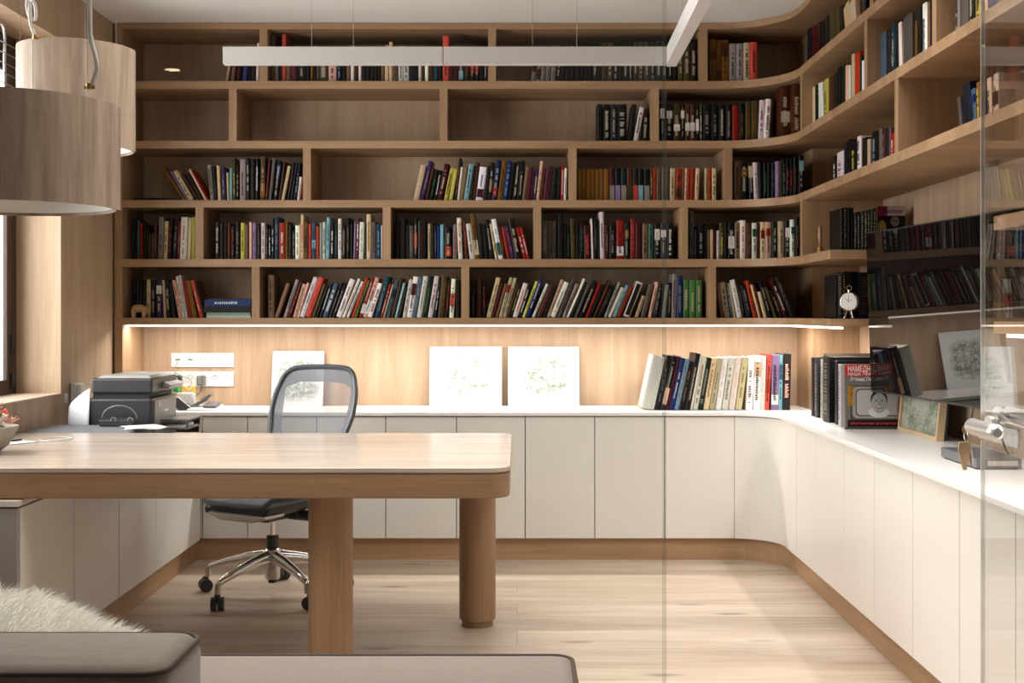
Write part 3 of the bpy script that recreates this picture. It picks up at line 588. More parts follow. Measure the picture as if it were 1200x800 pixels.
def xform(d):
    M = Matrix.Translation((0, 0, 0))
    q = quad2(d['x'], d['t'], d['h'], d['th']); mx = (q[0][0]+q[1][0])/2; mz = (q[0][1]+q[1][1])/2
    R = Matrix.Rotation(d['th'], 4, 'Y')
    if d['rot']: return Matrix.Translation((d['y'], -mx, BASEZ[d['row']]+mz))@Matrix.Rotation(-PI/2, 4, 'Z')@R
    return Matrix.Translation((mx, d['y'], BASEZ[d['row']]+mz))@R
def bdepth(d):
    lim = (XR-d['y'] if d['rot'] else YB-d['y'])-.02
    return max(.08, min(lim, d['h']*.72, .24))
for d in MAIN:
    base = jit(CC[d['cols'][0]][0]); t, h = d['t'], d['h']; dp = bdepth(d)
    root = thing('book', label_of(d), 'book', group='books on the '+SECT[d['row']] if d['row'] < 5 else BOOKGROUP[5])
    root.matrix_world = xform(d)
    m = MB(); cover_shape(m, t, dp, h, base); obj('cover', m, book_m, root, world=False)
    m = MB(); pages_shape(m, t, dp, h); obj('page_block', m, pages_m, root, world=False)
    if len(d['cols']) > 1:
        st = 'text'
        k = d['cols']
        if d['row'] == 2 and d['bay'] == 'third' and k[1] in 'aLOps' and k[0] in 'RkGBD': st = 'twotone'
        elif k[1] in 'roYlupwtBGcDhnmSs' and rnd.random() < .5: st = 'panel'
        if k == ['w', 'k'] and t > .03 and d['row'] == 4: st = 'frame'
        m = MB(); letters(m, t, h, k, st, base); o = obj('spine_print', m, print_m, root, world=False)
    elif rnd.random() < .6 and t > .008:
        m = MB(); letters(m, t, h, d['cols'], 'text', base); o = obj('spine_print', m, print_m, root, world=False)
m = MB()
for d in REST:
    m.M = xform(d); base = jit(CC[d['cols'][0]][0]); dp = bdepth(d)
    cover_shape(m, d['t'], dp, d['h'], base); pages_shape(m, d['t'], dp, d['h'], (.62, .55, .43))
    if len(d['cols']) > 1 and d['t'] > .01:
        letters(m, d['t'], d['h'], d['cols'], 'panel' if d['cols'][0] in 'YkaDc' and d['row'] < 2 else 'text', base)
tag(obj('remaining_books', m, book_m), 'many thinner and dimmer books filling the gaps on the oak shelves', 'books', kind='stuff')

# ------------------------------------------------------------------ lying books and other things on the shelves
def flat_book(name, x0, x1, y0, y1, z0, z1, col, label, ink=None, group=None, cat='book'):
    o = thing(name, label, cat, ((x0+x1)/2, y0, z0), group=group); t = z1-z0
    m = MB(); m.col = col; e = min(.003, t*.2)
    m.box(x0, x1, y0, y1, z0, z0+e); m.box(x0, x1, y0, y1, z1-e, z1); m.box(x0, x1, y0, y0+.004, z0+e, z1-e); obj('cover', m, book_m, o)
    m = MB(); m.box(x0+.004, x1-.004, y0+.005, y1-.004, z0+e, z1-e); obj('page_block', m, pages_m, o)
    if ink:
        m = MB(); m.col = ink; x = x0+(x1-x0)*.22; r2 = random.Random(x0*7)
        while x < x0+(x1-x0)*.72:
            l = r2.uniform(.004, .012); m.box(x, x+l, y0-.0008, y0+.001, z0+t*.3, z0+t*r2.uniform(.6, .75)); x += l+.004
        obj('spine_print', m, print_m, o)
yb = YS+.045; zb = BASEZ[4]; g4 = 'books lying flat in the lowest shelf'
xa, xb = X(239.5, yb), X(294.4, yb)-.003
flat_book('book', xa+.01, xb, yb+.004, yb+.2, zb, zb+.013, (.66, .68, .64), 'white paperback lying at the bottom of the small flat stack', group=g4)
flat_book('book', xa+.01, xb-.004, yb+.004, yb+.2, zb+.013, zb+.028, (.45, .58, .50), 'mint green book lying flat, second from bottom of the stack', group=g4)
flat_book('book', xa-.003, xb-.002, yb, yb+.22, zb+.028, zb+.062, (.09, .085, .10), 'thick charcoal book lying flat in the small stack', group=g4)
flat_book('book', xa, xb, yb+.001, yb+.2, zb+.062, zb+.093, (.10, .19, .40), 'blue book with white lettering lying near top of the stack', (.75, .78, .82), group=g4)
flat_book('book', xa+.012, xb-.005, yb+.03, yb+.2, zb+.093, zb+.1, (.16, .17, .22), 'thin dark book lying topmost on the flat stack', group=g4)
flat_book('folder', X(154, yb), X(212, yb), yb+.02, yb+.22, BASEZ[2], BASEZ[2]+.018, (.02, .02, .025), 'thin black folder lying flat on the third shelf beside leaning books', cat='folder')
# carved wooden bear
bear_m = wood('carved_wood', (.30, .18, .08), (.52, .34, .17), 'x', rough=.6)
bx, byy, bz = X(165, YS+.02), YS+.022, BASEZ[4]
m = MB()
P = [(-.048, .030, .020), (-.040, .044, .024), (-.015, .049, .024), (.010, .047, .023), (.028, .040, .018), (.040, .032, .014), (.049, .026, .008)]
m.rings([[(bx+px, byy+r*.55*math.cos(2*PI*k/14), bz+zc+r*.85*math.sin(2*PI*k/14)) for k in range(14)] for px, zc, r in P])
for lx in (-.036, .016):
    for sy in (-.008, .008): m.rings([[(bx+lx+r*math.cos(2*PI*k/10), byy+sy+r*.7*math.sin(2*PI*k/10), bz+z) for k in range(10)] for z, r in ((0, .011), (.012, .009), (.04, .013))])
m.ball((bx+.030, byy-.008, bz+.056), .006, 6); m.ball((bx+.030, byy+.008, bz+.056), .006, 6)
tag(obj('bear_figurine', m, bear_m, smooth='all'), 'small carved wooden bear figurine on the lowest shelf', 'figurine')
# hand bell
hy = 5.82; hx = X(961, hy); hz = BASEZ[3]
t = thing('hand_bell', 'brass hand bell with wooden handle standing on the right shelf', 'bell', (hx, hy, hz))
m = MB(); m.lathe([(.0, .040), (.006, .040), (.012, .038), (.016, .030), (.019, .016), (.024, .004), (.026, .0), (.023, 0), (.0, .03)], (hx, hy, hz), 24, cap=False); obj('bell_cup', m, brass, t, smooth=True)
m = MB(); m.lathe([(.004, .040), (.010, .046), (.006, .054), (.009, .075), (.011, .095), (.007, .112), (.011, .122), (.007, .134), (.001, .138)], (hx, hy, hz), 16); obj('handle', m, plain('bell_handle', (.32, .18, .08), .35), t, smooth=True)
# books that face the room at the end of the right shelves
def boxed(px0, px1, top, y, zb0, depth, col, label, ink=None, group=None, lean=0):
    x0, x1 = X(px0, y), X(px1, y); h = Z(top, y)-zb0
    o = thing('book', label, 'book', ((x0+x1)/2, y, zb0), group=group)
    m = MB(); m.M = Matrix.Translation(((x0+x1)/2, y, zb0)); cover_shape(m, x1-x0, depth, h, col); obj('cover', m, book_m, o)
    m = MB(); m.M = Matrix.Translation(((x0+x1)/2, y, zb0)); pages_shape(m, x1-x0, depth, h); obj('page_block', m, pages_m, o)
    if ink:
        m = MB(); m.M = Matrix.Translation(((x0+x1)/2, y, zb0)); tt = x1-x0; r2 = random.Random(px0); z = h*.1
        while z < h*.92: 
            l = h*r2.uniform(.01, .035); m.col = ink; m.box(-tt*.25, tt*r2.uniform(0, .27), -.0007, .0012, z, z+l); z += l+h*r2.uniform(.012, .05)
        obj('spine_print', m, print_m, o)
yE = 5.44; g = 'books at the end of the right fourth shelf'
for i, (a, c, tp, col, ink, lb) in enumerate([(985, 988.4, 244, (.02,.016,.015), (.3,.25,.2), 'black speckled book, leftmost at end of right shelf above television'),
    (988.8, 992.6, 243, (.03,.02,.016), (.45,.40,.35), 'second black speckled book beside the brass bell'), (993, 997, 243, (.035,.016,.014), (.25,.14,.1), 'third dark speckled book from the brass bell'),
    (997.6, 1000.6, 243, (.01,.01,.01), None, 'plain black book between speckled and grey volumes above television'),
    (1001, 1004.4, 250, (.16,.17,.15), (.6,.6,.55), 'shortest grey-green book above the television corner, left of its twin'), (1004.8, 1008, 250, (.15,.16,.14), (.6,.6,.55), 'short grey-green book above the television, right of its twin'),
    (1009, 1012.8, 247, (.17,.18,.16), (.55,.55,.5), 'taller grey volume above television, first of the four'), (1013.2, 1016.4, 247, (.18,.19,.17), (.7,.7,.6), 'taller grey volume above television, second of the four'),
    (1016.8, 1019.8, 246, (.17,.18,.16), (.6,.6,.5), 'taller grey volume above television, third of the four'), (1020.2, 1023, 245, (.16,.17,.15), (.6,.6,.5), 'taller grey volume above television, last of the four'),
    (1023.6, 1027.4, 244, (.03,.05,.045), (.6,.6,.6), 'dark book with white print left of the magenta magazine')]):
    boxed(a, c, tp, yE, BASEZ[3], .19, col, lb, ink, g)
def cover_board(name, label, cat, x0, x1, y, z0, h, th, col, tilt=0, rz=0):
    """a magazine or book whose front cover faces -Y; its own frame has x right, z up; children are added by the caller"""
    o = thing(name, label, cat, (x0, y, z0), rz); o.rotation_euler = (tilt, 0, rz)
    w0 = x1-x0
    m = MB(); m.col = col; m.box(0, w0, 0, .0012, 0, h); m.box(0, w0, th-.0012, th, 0, h); m.box(0, .0012, .0012, th-.0012, 0, h); obj('cover', m, book_m, o, world=False)
    m = MB(); m.box(.0015, w0-.002, .0014, th-.0014, .001, h-.001); obj('page_block', m, pages_m, o, world=False)
    return o, w0
def patches(name, parent, lst, yy=-.0006):
    m = MB()
    for (x0, x1, z0, z1, c) in lst: m.col = c; m.box(x0, x1, yy, -.0001, z0, z1)
    return obj(name, m, print_m, parent, world=False)
def blob(m, cx, cz, rx, rz, col, yy, n=24):
    m.col = col; m.prism([(cx+rx*math.cos(2*PI*k/n), cz+rz*math.sin(2*PI*k/n)) for k in range(n)], yy, -.0001, 'y')
def text(name, parent, s, x, z, size, col_mat, yy=-.0009, sx=1, width=None, rot=0):
    cu = bpy.data.curves.new(name, 'FONT'); cu.body = s; cu.size = size; cu.extrude = .0002; cu.offset = size*.008
    o = bpy.data.objects.new(name, cu); COL.objects.link(o); o.parent = parent
    bpy.context.view_layer.update()
    k = sx
    if width and o.dimensions.x > 0: k = width/o.dimensions.x
    o.location = (x, yy, z); o.rotation_euler = (PI/2, rot, 0); o.scale = (k, 1, 1)
    bpy.context.view_layer.update()
    me = bpy.data.meshes.new_from_object(o.evaluated_get(bpy.context.evaluated_depsgraph_get())); me.materials.clear(); me.materials.append(col_mat)
    r = bpy.data.objects.new(name, me); COL.objects.link(r); r.parent = parent; r.location = o.location; r.rotation_euler = o.rotation_euler; r.scale = o.scale
    bpy.data.objects.remove(o); return r
ink_w = plain('white_ink', (.85, .83, .8), .6); ink_k = plain('black_ink', (.02, .02, .02), .6); ink_r = plain('red_ink', (.6, .05, .05), .6); ink_y = plain('yellow_ink', (.72, .50, .08), .6)
o, w0 = cover_board('magazine', 'magazine with magenta and white header standing above the television', 'magazine', X(1028.5, yE), X(1061, yE), yE, BASEZ[3], .195, .008, (.03, .022, .025))
hh = .195
patches('printed_cover', o, [(0, w0*.35, hh-.042, hh-.001, (.42, .03, .18)), (w0*.35, w0, hh-.042, hh-.001, (.62, .55, .55))])
m = MB(); blob(m, w0*.16, .105, .018, .028, (.45, .36, .16), -.0005); blob(m, w0*.14, .143, .009, .012, (.12, .06, .05), -.0007); blob(m, w0*.62, .128, .019, .023, (.40, .33, .32), -.0005); blob(m, w0*.56, .130, .004, .003, (.08, .05, .05), -.0008, 10); blob(m, w0*.69, .130, .004, .003, (.08, .05, .05), -.0008, 10)
obj('cover_picture', m, print_m, o, world=False)
text('title_lettering', o, 'ДАМА И ПЛАТЬЕ', w0*.14, hh-.031, .02, ink_k, width=w0*.74)
# lowest right shelf: clock and dark books
y5 = 5.50; g = 'books behind the standing clock'
for (a, c, tp, col, ink, lb) in [(979, 981.4, 322, (.015,.012,.012), (.3,.1,.1), 'thin black book left of the white clock'), (981.8, 987.6, 320, (.20,.21,.21), (.5,.5,.5), 'grey patterned book behind the left edge of the clock'),
    (988, 991, 319, (.03,.03,.03), (.7,.55,.1), 'black book with a yellow mark behind the clock'), (991.6, 1005, 318, (.02,.012,.01), None, 'thick black book directly behind the clock'), (1006, 1021, 319, (.03,.045,.07), (.25,.15,.12), 'dark navy book right of the clock beside television')]:
    boxed(a, c, tp, y5, BASEZ[4], .2, col, lb, ink, g)
cy0 = 5.42; cx0 = X(995, cy0); cz0 = BASEZ[4]; r0 = .040
t = thing('table_clock', 'pocket watch shaped white clock with chrome case on the right shelf', 'clock', (cx0, cy0, cz0), rotz=-.55)
ccz = .012+r0+.022
m = MB(); m.lathe([(r0*.9, -.008), (r0, -.006), (r0+.003, 0), (r0, .006), (r0*.85, .010)], (0, 0, ccz), 36, 'y'); obj('case', m, chrome, t, world=False, smooth=True)
m = MB(); m.lathe([(r0*.9, -.0095), (r0*.9, -.0082)], (0, 0, ccz), 36, 'y'); obj('dial', m, plain('clock_dial', (.70, .70, .66), .4), t, world=False)
m = MB(); m.box(-.0008, .0008, -.0108, -.0098, ccz-.002, ccz+.024)
for k in range(12):
    a = k*PI/6; m.box(r0*.75*math.sin(a)-.0007, r0*.75*math.sin(a)+.0007, -.0105, -.0097, ccz+r0*.75*math.cos(a)-.0015, ccz+r0*.75*math.cos(a)+.0015)
m.tube([(0, -.0103, ccz), (.014, -.0103, ccz+.010)], .0008, 6); m.tube([(0, -.0103, ccz), (-.012, -.0103, ccz+.016)], .0008, 6)
obj('hands', m, ink_k, t, world=False)
m = MB(); m.cyl((0, 0, ccz+r0), (0, 0, ccz+r0+.012), .006, .005); m.tube([(0, 0, ccz+r0+.020)]*0 or [(.011*math.cos(2*PI*k/16), 0, ccz+r0+.020+.011*math.sin(2*PI*k/16)) for k in range(16)], .002, 6, closed=True); obj('crown_ring', m, chrome, t, world=False, smooth=True)
m = MB()
for s in (-1, 1): m.tube([(s*.010, 0, ccz-r0-.001), (s*.016, -.004, .010), (s*.018, -.006, .004)], .003, 8); m.ball((s*.018, -.006, .005), .005, 6)
m.tube([(0, .006, ccz-r0+.01), (0, .03, .002)], .0025, 6); obj('stand_feet', m, chrome, t, world=False, smooth=True)
# ------------------------------------------------------------------ books and magazines on the right countertop
def lean_book(y, px, py_top, th, wd, col, label, ink=None, cat='book', slant=0):
    x = X(px, y); h = Z(py_top, y)-ZT
    o = thing(cat, label, cat, (x, y, ZT), group='books leaning on the right countertop')
    m = MB(); m.M = Matrix.Rotation(-PI/2, 4, 'Z'); m.M = Matrix.Translation((0, th/2, 0))@m.M
    cover_shape(m, th, wd, h, col); obj('cover', m, book_m, o, world=False)
    m = MB(); m.M = Matrix.Translation((0, th/2, 0))@Matrix.Rotation(-PI/2, 4, 'Z'); pages_shape(m, th, wd, h); obj('page_block', m, pages_m, o, world=False)
    if ink:
        m = MB(); m.M = Matrix.Translation((0, th/2, 0))@Matrix.Rotation(-PI/2, 4, 'Z'); m.col = ink; r2 = random.Random(px); z = h*.12
        while z < h*.9: l = h*r2.uniform(.008, .02); m.box(-th*.2, th*.2, -.0007, .0012, z, z+l); z += l+h*r2.uniform(.01, .05)
        obj('spine_print', m, print_m, o, world=False)
    return o
lean_book(5.955, 952.5, 419, .045, .20, (.10, .085, .11), 'dark purple-grey book at the far end of right countertop row', (.4, .35, .35))
lean_book(5.865, 957.5, 419, .065, .21, (.13, .14, .17), 'slate grey book next to the purple-grey one', (.55, .5, .4))
lean_book(5.815, 963, 421, .035, .22, (.62, .60, .54), 'cream book between slate and speckled ones on right countertop', (.25, .22, .2))
lean_book(5.765, 967, 414, .035, .24, (.34, .29, .25), 'tall speckled album topmost in the right countertop row', (.08, .07, .07))
lean_book(5.60, 971, 418, .12, .25, (.045, .05, .065), 'large black slate album behind the magazines', (.5, .5, .5))
lean_book(5.50, 981, 423, .05, .25, (.025, .025, .028), 'black album directly behind the white spined magazine', None)
lean_book(5.40, 984.5, 427, .04, .24, (.68, .66, .68), 'white spined magazine behind the one with television cover', (.3, .32, .45), cat='magazine')
yM = 5.285; o, w0 = cover_board('magazine', 'magazine with red header and man on television screen cover', 'magazine', X(990.5, yM), X(1052.5, yM), yM, ZT, .277, .018, (.42, .41, .38), tilt=-.03)
hh = .277
patches('printed_cover', o, [(.001, w0-.001, hh-.052, hh-.001, (.72, .15, .13)), (.022, w0-.001, .040, .188, (.30, .28, .26)), (.010, w0-.001, .010, .040, (.13, .04, .04)), (.0, w0, 0, .009, (.25, .25, .22))])
m = MB(); m.col = (.58, .57, .55); m.prism(rrect(.032, w0+.0, .046, .182, .02, 6, (0, 1, 1, 0)), -.0012, -.0005, 'y'); m.col = (.16, .16, .16); m.prism(rrect(.045, w0-.003, .056, .172, .02, 6, (0, 1, 1, 0)), -.0016, -.0011, 'y')
m.col = (.66, .65, .64); m.prism(rrect(.049, w0-.003, .060, .168, .018, 6, (0, 1, 1, 0)), -.0019, -.0015, 'y')
fx, fz = .145, .112
blob(m, fx, .072, .045, .022, (.78, .78, .77), -.0022); blob(m, fx, fz+.014, .036, .042, (.08, .08, .08), -.0022); blob(m, fx, fz, .033, .043, (.62, .61, .60), -.0026)
blob(m, fx-.013, fz+.010, .005, .0025, (.12, .12, .12), -.0030, 12); blob(m, fx+.013, fz+.010, .005, .0025, (.12, .12, .12), -.0030, 12); blob(m, fx, fz-.018, .014, .005, (.30, .28, .28), -.0030, 14); blob(m, fx, fz-.0165, .011, .003, (.8, .8, .79), -.0034, 14); blob(m, fx, fz-.003, .004, .008, (.50, .49, .48), -.0030, 12)
obj('cover_picture', m, print_m, o, world=False)
text('title_lettering', o, 'НАМЕДНИ', .012, hh-.031, .034, ink_w, -.0012, width=.112)
text('subtitle_lettering', o, 'НАША ЭРА. 1961-1970', .012, hh-.048, .018, ink_w, -.0012, width=.19)
text('author_lettering', o, 'Леонид Парфёнов', .022, hh-.070, .021, ink_w, -.0012, width=.15)
text('footer_lettering', o, '276 феноменов десятилетия', .022, .021, .014, ink_r, -.0014, width=w0-.03)
m = MB(); r2 = random.Random(3)
for k in range(9): m.col = (.72, .50, .10); zz = .178-k*.0095; m.box(.012, .012+r2.uniform(.012, .022), -.0016, -.0010, zz, zz+.006); m.box(.030, .030+r2.uniform(.004, .014), -.0022, -.0010, zz, zz+.006)
obj('yellow_lettering', m, print_m, o, world=False)
# framed picture leaning on the right wall
def sketch_mat(name, cx, cz, rx, rz, base=(.74, .74, .735), inkc=(.10, .12, .125), scale=26, dens=.53, axis='x'):
    m, nt, b = newmat(name); N, L = nt.nodes, nt.links
    tc = N.new('ShaderNodeTexCoord'); sp = N.new('ShaderNodeSeparateXYZ'); L.new(tc.outputs['Object'], sp.inputs[0])
    def mth(op, *a):
        q = N.new('ShaderNodeMath'); q.operation = op
        for i, s in enumerate(a):
            if isinstance(s, (int, float)): q.inputs[i].default_value = s
            else: L.new(s, q.inputs[i])
        return q.outputs[0]
    u = mth('DIVIDE', mth('SUBTRACT', sp.outputs[axis.upper()], cx), rx); v = mth('DIVIDE', mth('SUBTRACT', sp.outputs['Z'], cz), rz)
    dd = mth('ADD', mth('POWER', mth('ABSOLUTE', u), 3.5), mth('POWER', mth('ABSOLUTE', v), 3.5))
    inside = N.new('ShaderNodeMapRange'); inside.inputs['From Min'].default_value = 1.1; inside.inputs['From Max'].default_value = .35; L.new(dd, inside.inputs['Value'])
    def nz(sc, det, st=(1, 1, 1)):
        mp = N.new('ShaderNodeMapping'); mp.inputs['Scale'].default_value = st; L.new(tc.outputs['Object'], mp.inputs['Vector'])
        n = N.new('ShaderNodeTexNoise'); n.inputs['Scale'].default_value = sc; n.inputs['Detail'].default_value = det; n.inputs['Roughness'].default_value = .75; L.new(mp.outputs[0], n.inputs['Vector']); return n.outputs['Fac']
    a = nz(scale, 3); f = nz(scale*6, 4, (1, 1, 1.6)); h = nz(scale*2, 2, (.6, .6, 3))
    s = mth('ADD', mth('MULTIPLY', a, .45), mth('ADD', mth('MULTIPLY', f, .35), mth('MULTIPLY', h, .2)))
    r = N.new('ShaderNodeMapRange'); r.inputs['From Min'].default_value = dens-.02; r.inputs['From Max'].default_value = dens+.09; L.new(s, r.inputs['Value'])
    k = mth('MULTIPLY', mth('MULTIPLY', r.outputs[0], inside.outputs[0]), .92)
    tn = N.new('ShaderNodeMix'); tn.data_type = 'RGBA'; L.new(a, tn.inputs['Factor']); tn.inputs['A'].default_value = (*inkc, 1); tn.inputs['B'].default_value = (.17, .21, .12, 1)
    mx = N.new('ShaderNodeMix'); mx.data_type = 'RGBA'; L.new(k, mx.inputs['Factor']); mx.inputs['A'].default_value = (*base, 1); L.new(tn.outputs['Result'], mx.inputs['B'])
    L.new(mx.outputs['Result'], b.inputs['Base Color']); b.inputs['Roughness'].default_value = .75
    return m
pale_wood = wood('pale_frame_wood', (.48, .33, .18), (.66, .49, .31), 'z')
t = thing('framed_picture', 'pale wood framed green landscape picture leaning beneath the television', 'picture', (1.62, 5.03, ZT)); t.rotation_euler = (0, .10, 0)
m = MB(); fy, fh, ft, fw = .245, .36, .03, .016
m.box(0, ft, -fy, -fy+fw, 0, fh); m.box(0, ft, fy-fw, fy, 0, fh); m.box(0, ft, -fy+fw, fy-fw, 0, fw); m.box(0, ft, -fy+fw, fy-fw, fh-fw, fh); obj('frame', m, pale_wood, t, world=False, bevel=.0015)
m = MB(); m.box(.012, .02, -fy+fw, fy-fw, fw, fh-fw); obj('picture', m, sketch_mat('green_landscape', 0, .18, .35, .3, (.42, .42, .36), (.10, .15, .06), 12, .48, 'y'), t, world=False)
m = MB(); m.box(ft+.0003, ft+.01, -fy+.004, fy-.004, .004, fh-.004); obj('backing_board', m, black_plastic, t, world=False)
# sketches leaning on the back wall
def poster(px0, px1, py, lab, dens, r=0.0, skew=0):
    yb = 6.585; x0, x1 = X(px0, yb), X(px1, yb); h = Z(py, 6.64)-ZT
    o = thing('sketch_board', lab, 'artwork', ((x0+x1)/2, yb, ZT), group='sketches leaning on the back wall'); o.rotation_euler = (-.18 if h > .3 else -.2, skew, 0)
    w2 = (x1-x0)/2; m = MB(); m.prism(rrect(-w2, w2, 0, h*1.015, .004 if r == 0 else r, 4), 0, .004, 'y')
    obj('board', m, sketch_mat('sketch_'+str(int(px0)), .006 if r == 0 else 0, h*.5, w2*.76 if r == 0 else w2*.92, h*.37 if r == 0 else h*.42, dens=dens, scale=24 if r == 0 else 36), o, world=False)
poster(503, 588, 406, 'white board with faint grey landscape sketch, left of the large pair', .47)
poster(595.5, 679, 406, 'white board with blue green landscape sketch, right of the large pair', .455)
poster(317.5, 378, 411, 'smaller white sketch seen behind the office chair mesh', .44, .008)
m = MB()
for k in range(3): m.box(X(405+k*6, 6.45), X(450, 6.45), 6.36+k*.02, 6.52, ZT+k*.0012, ZT+.001+k*.0012)
tag(obj('paper_stack', m, paper), 'low stack of white papers on the back countertop behind desk', 'papers')

# ------------------------------------------------------------------ television on the right wall
t = thing('television', 'large flat television mounted on the right wall showing reflections', 'television', (1.50, 5.29, CZ))
ux, uy = .115, -.9934
def tvp(s, d): return (1.50+ux*s+.9934*d, 5.29+uy*s+.115*d)
TILT = -.035
TW, z0, z1 = 1.42, Z(459, 5.29), Z(272.5, 5.29)
m = MB(); P = [tvp(0, .003), tvp(TW, .003), tvp(TW, .028), tvp(0, .028)]; m.prism(P, z0, z1); obj('bezel', m, black_plastic, t, bevel=.002)
m = MB(); P = [tvp(.006, 0), tvp(TW-.006, 0), tvp(TW-.006, .003), tvp(.006, .003)]; m.prism(P, z0+.008, z1-.006)
scr = plain('television_screen', (.006, .004, .004), .015); scr.node_tree.nodes['Principled BSDF'].inputs['IOR'].default_value = 1.4
obj('screen', m, scr, t)
m = MB(); P = [tvp(.35, .029), tvp(1.07, .029), tvp(1.0, .07), tvp(.42, .07)]; m.prism(P, z0+.15, z1-.2); obj('rear_housing', m, black_plastic, t)
m = MB(); m.box(1.62, XR-.001, 4.55, 4.75, 1.1, 1.4); obj('wall_mount', m, black_plastic, t)
m = MB(); p = tvp(.9, .02); m.tube(spline([(p[0], p[1], z0+.01), (p[0]-.01, p[1]-.02, z0-.05), (1.62, 4.2, ZT+.12), (1.66, 4.2, ZT+.03), (1.66, 4.15, ZT+.006)], 6), .0035, 6); obj('power_cable', m, black_plastic, t, smooth=True)
# the screen is tipped a little forward about its own lower edge
tv = t; ax = Vector((ux, uy, 0)); pv = Vector(tvp(TW/2, .01)+((z0+z1)/2,))-tv.location
RT = Matrix.Translation(pv)@Matrix.Rotation(-TILT, 4, ax)@Matrix.Translation(-pv)
for ob in tv.children:
    if ob.name.split('.')[0] in ('bezel', 'screen', 'rear_housing'): ob.data.transform(RT)
# media box
t = thing('media_box', 'flat dark grey media player on the right countertop', 'media player', (1.53, 4.08, ZT))
m = MB(); m.box(1.455, 1.60, 3.92, 4.25, ZT+.004, ZT+.036); obj('housing', m, grey_plastic, t, bevel=.003)
m = MB(); m.box(1.49, 1.585, 3.9165, 3.9197, ZT+.012, ZT+.028); obj('front_panel', m, steel, t)
m = MB()
for q in ((1.47, 3.94), (1.585, 3.94), (1.47, 4.23), (1.585, 4.23)): m.cyl((q[0], q[1], ZT), (q[0], q[1], ZT+.005), .008)
obj('feet', m, black_plastic, t)
# right wall socket plates
for k, (a, c) in enumerate(((4.30, 4.66), (3.85, 4.20))):
    t = thing('socket_plate', ('long white socket plate on the right wall above media box', 'white socket plate on the right wall behind the door handle')[k], 'socket', (XR-.003, (a+c)/2, .80), group='white wall socket plates')
    m = MB(); m.box(XR-.009, XR-.0005, a, c, .77, .835); obj('plate', m, white_plastic, t, bevel=.002)
    for j in range(3):
        m = MB(); yy = a+(c-a)*(j+.5)/3; m.lathe([(.018, XR-.0105), (.018, XR-.0092)], (0, yy, .802), 20, 'x'); obj('socket', m, plain('socket_insert', (.7, .7, .69), .4), t)
# ------------------------------------------------------------------ back wall socket plates and desk clutter
for k, (pa, pb) in enumerate(((413.5, 430), (435, 452.5))):
    ya = YB; t = thing('socket_plate', ('upper white five gang socket plate on the back wall', 'lower white five gang socket plate on the back wall')[k], 'socket', (X(238, ya), ya, Z(pb, ya)), group='white wall socket plates')
    m = MB(); m.box(X(201, ya), X(274.5, ya), ya-.009, ya-.0005, Z(pb, ya), Z(pa, ya)); obj('plate', m, white_plastic, t, bevel=.0015)
    for j, pxx in enumerate((209, 223.5, 238.5, 252.5, 267)):
        m = MB(); c = (X(pxx, ya), 0, Z((pa+pb)/2-.5, ya))
        if j < 2 and k == 0: m.box(c[0]-.012, c[0]+.012, ya-.0105, ya-.0092, c[2]-.004, c[2]+.004); obj('data_port', m, plain('port_grey', (.12, .12, .12), .5), t)
        else:
            m.tube([(c[0]+.017*math.cos(a), ya-.0098, c[2]+.017*math.sin(a)) for a in [PI*q/10 for q in range(11)]], .0016, 6); m.cyl((c[0]-.008, ya-.0098, c[2]), (c[0]-.008, ya-.0085, c[2]), .003); m.cyl((c[0]+.008, ya-.0098, c[2]), (c[0]+.008, ya-.0085, c[2]), .003)
            obj('socket', m, plain('socket_grey', (.22, .22, .22), .5), t)
ya = YB-.012
t = thing('power_adapter', 'dark grey plug adapter in the lower socket plate', 'adapter', (X(236.5, ya), ya, Z(451, ya)))
m = MB(); m.box(X(232.4, ya), X(240.8, ya), YB-.05, YB-.0095, Z(451.5, ya), Z(440, ya)); obj('adapter_body', m, grey_plastic, t, bevel=.003)
m = MB(); m.box(X(234, ya), X(237.6, ya), YB-.0506, YB-.0498, Z(449.5, ya), Z(441.6, ya)); obj('label_sticker', m, steel, t)
m = MB(); m.tube(spline([(X(236.6, ya), YB-.03, Z(451, ya)), (X(236.8, ya), YB-.035, Z(457, ya)), (X(233, ya), YB-.06, Z(463, ya)), (X(228, ya), 6.52, ZT+.008)], 6), .0025, 6); obj('power_lead', m, black_plastic, t, smooth=True)
t = thing('plug', 'round black plug in the lower socket plate left end', 'plug', (X(210, ya), ya, Z(443, ya)))
m = MB(); m.cyl((X(210, ya), YB-.0095, Z(443, ya)), (X(210, ya), YB-.035, Z(443, ya)), .017, .014, 18); obj('plug_body', m, black_plastic, t)
m = MB(); m.tube(spline([(X(209, ya), YB-.034, Z(443, ya)), (X(205, ya), YB-.05, Z(444, ya)), (X(200, ya), YB-.05, Z(448, ya)), (X(203, ya), 6.5, Z(470, ya)), (X(208, ya), 6.45, ZT+.005)], 6), .003, 6); obj('plug_lead', m, white_plastic, t, smooth=True)
m = MB(); m.tube(spline([(X(208.5, ya), YB-.012, Z(423.5, ya)), (X(206.5, ya), YB-.03, Z(430, ya)), (X(206.5, ya), YB-.035, Z(436, ya)), (X(214, ya), YB-.03, Z(440, ya)), (X(224, ya), YB-.03, Z(444.5, ya)), (X(226, ya), YB-.04, Z(449, ya)), (X(223, ya), YB-.05, Z(455, ya))], 7), .002, 6)
tag(obj('network_cable', m, plain('cable_grey', (.25, .24, .23), .5), smooth=True), 'thin grey network cable hanging from the upper socket plate', 'cable')
yc = 6.40
t = thing('router', 'small white network box with green and yellow plugs behind the printer', 'router', (X(216, yc), yc, ZT))
m = MB(); m.box(X(208, yc), X(228, yc), yc-.02, yc+.03, ZT, Z(460, yc)); obj('housing', m, white_plastic, t, bevel=.005)
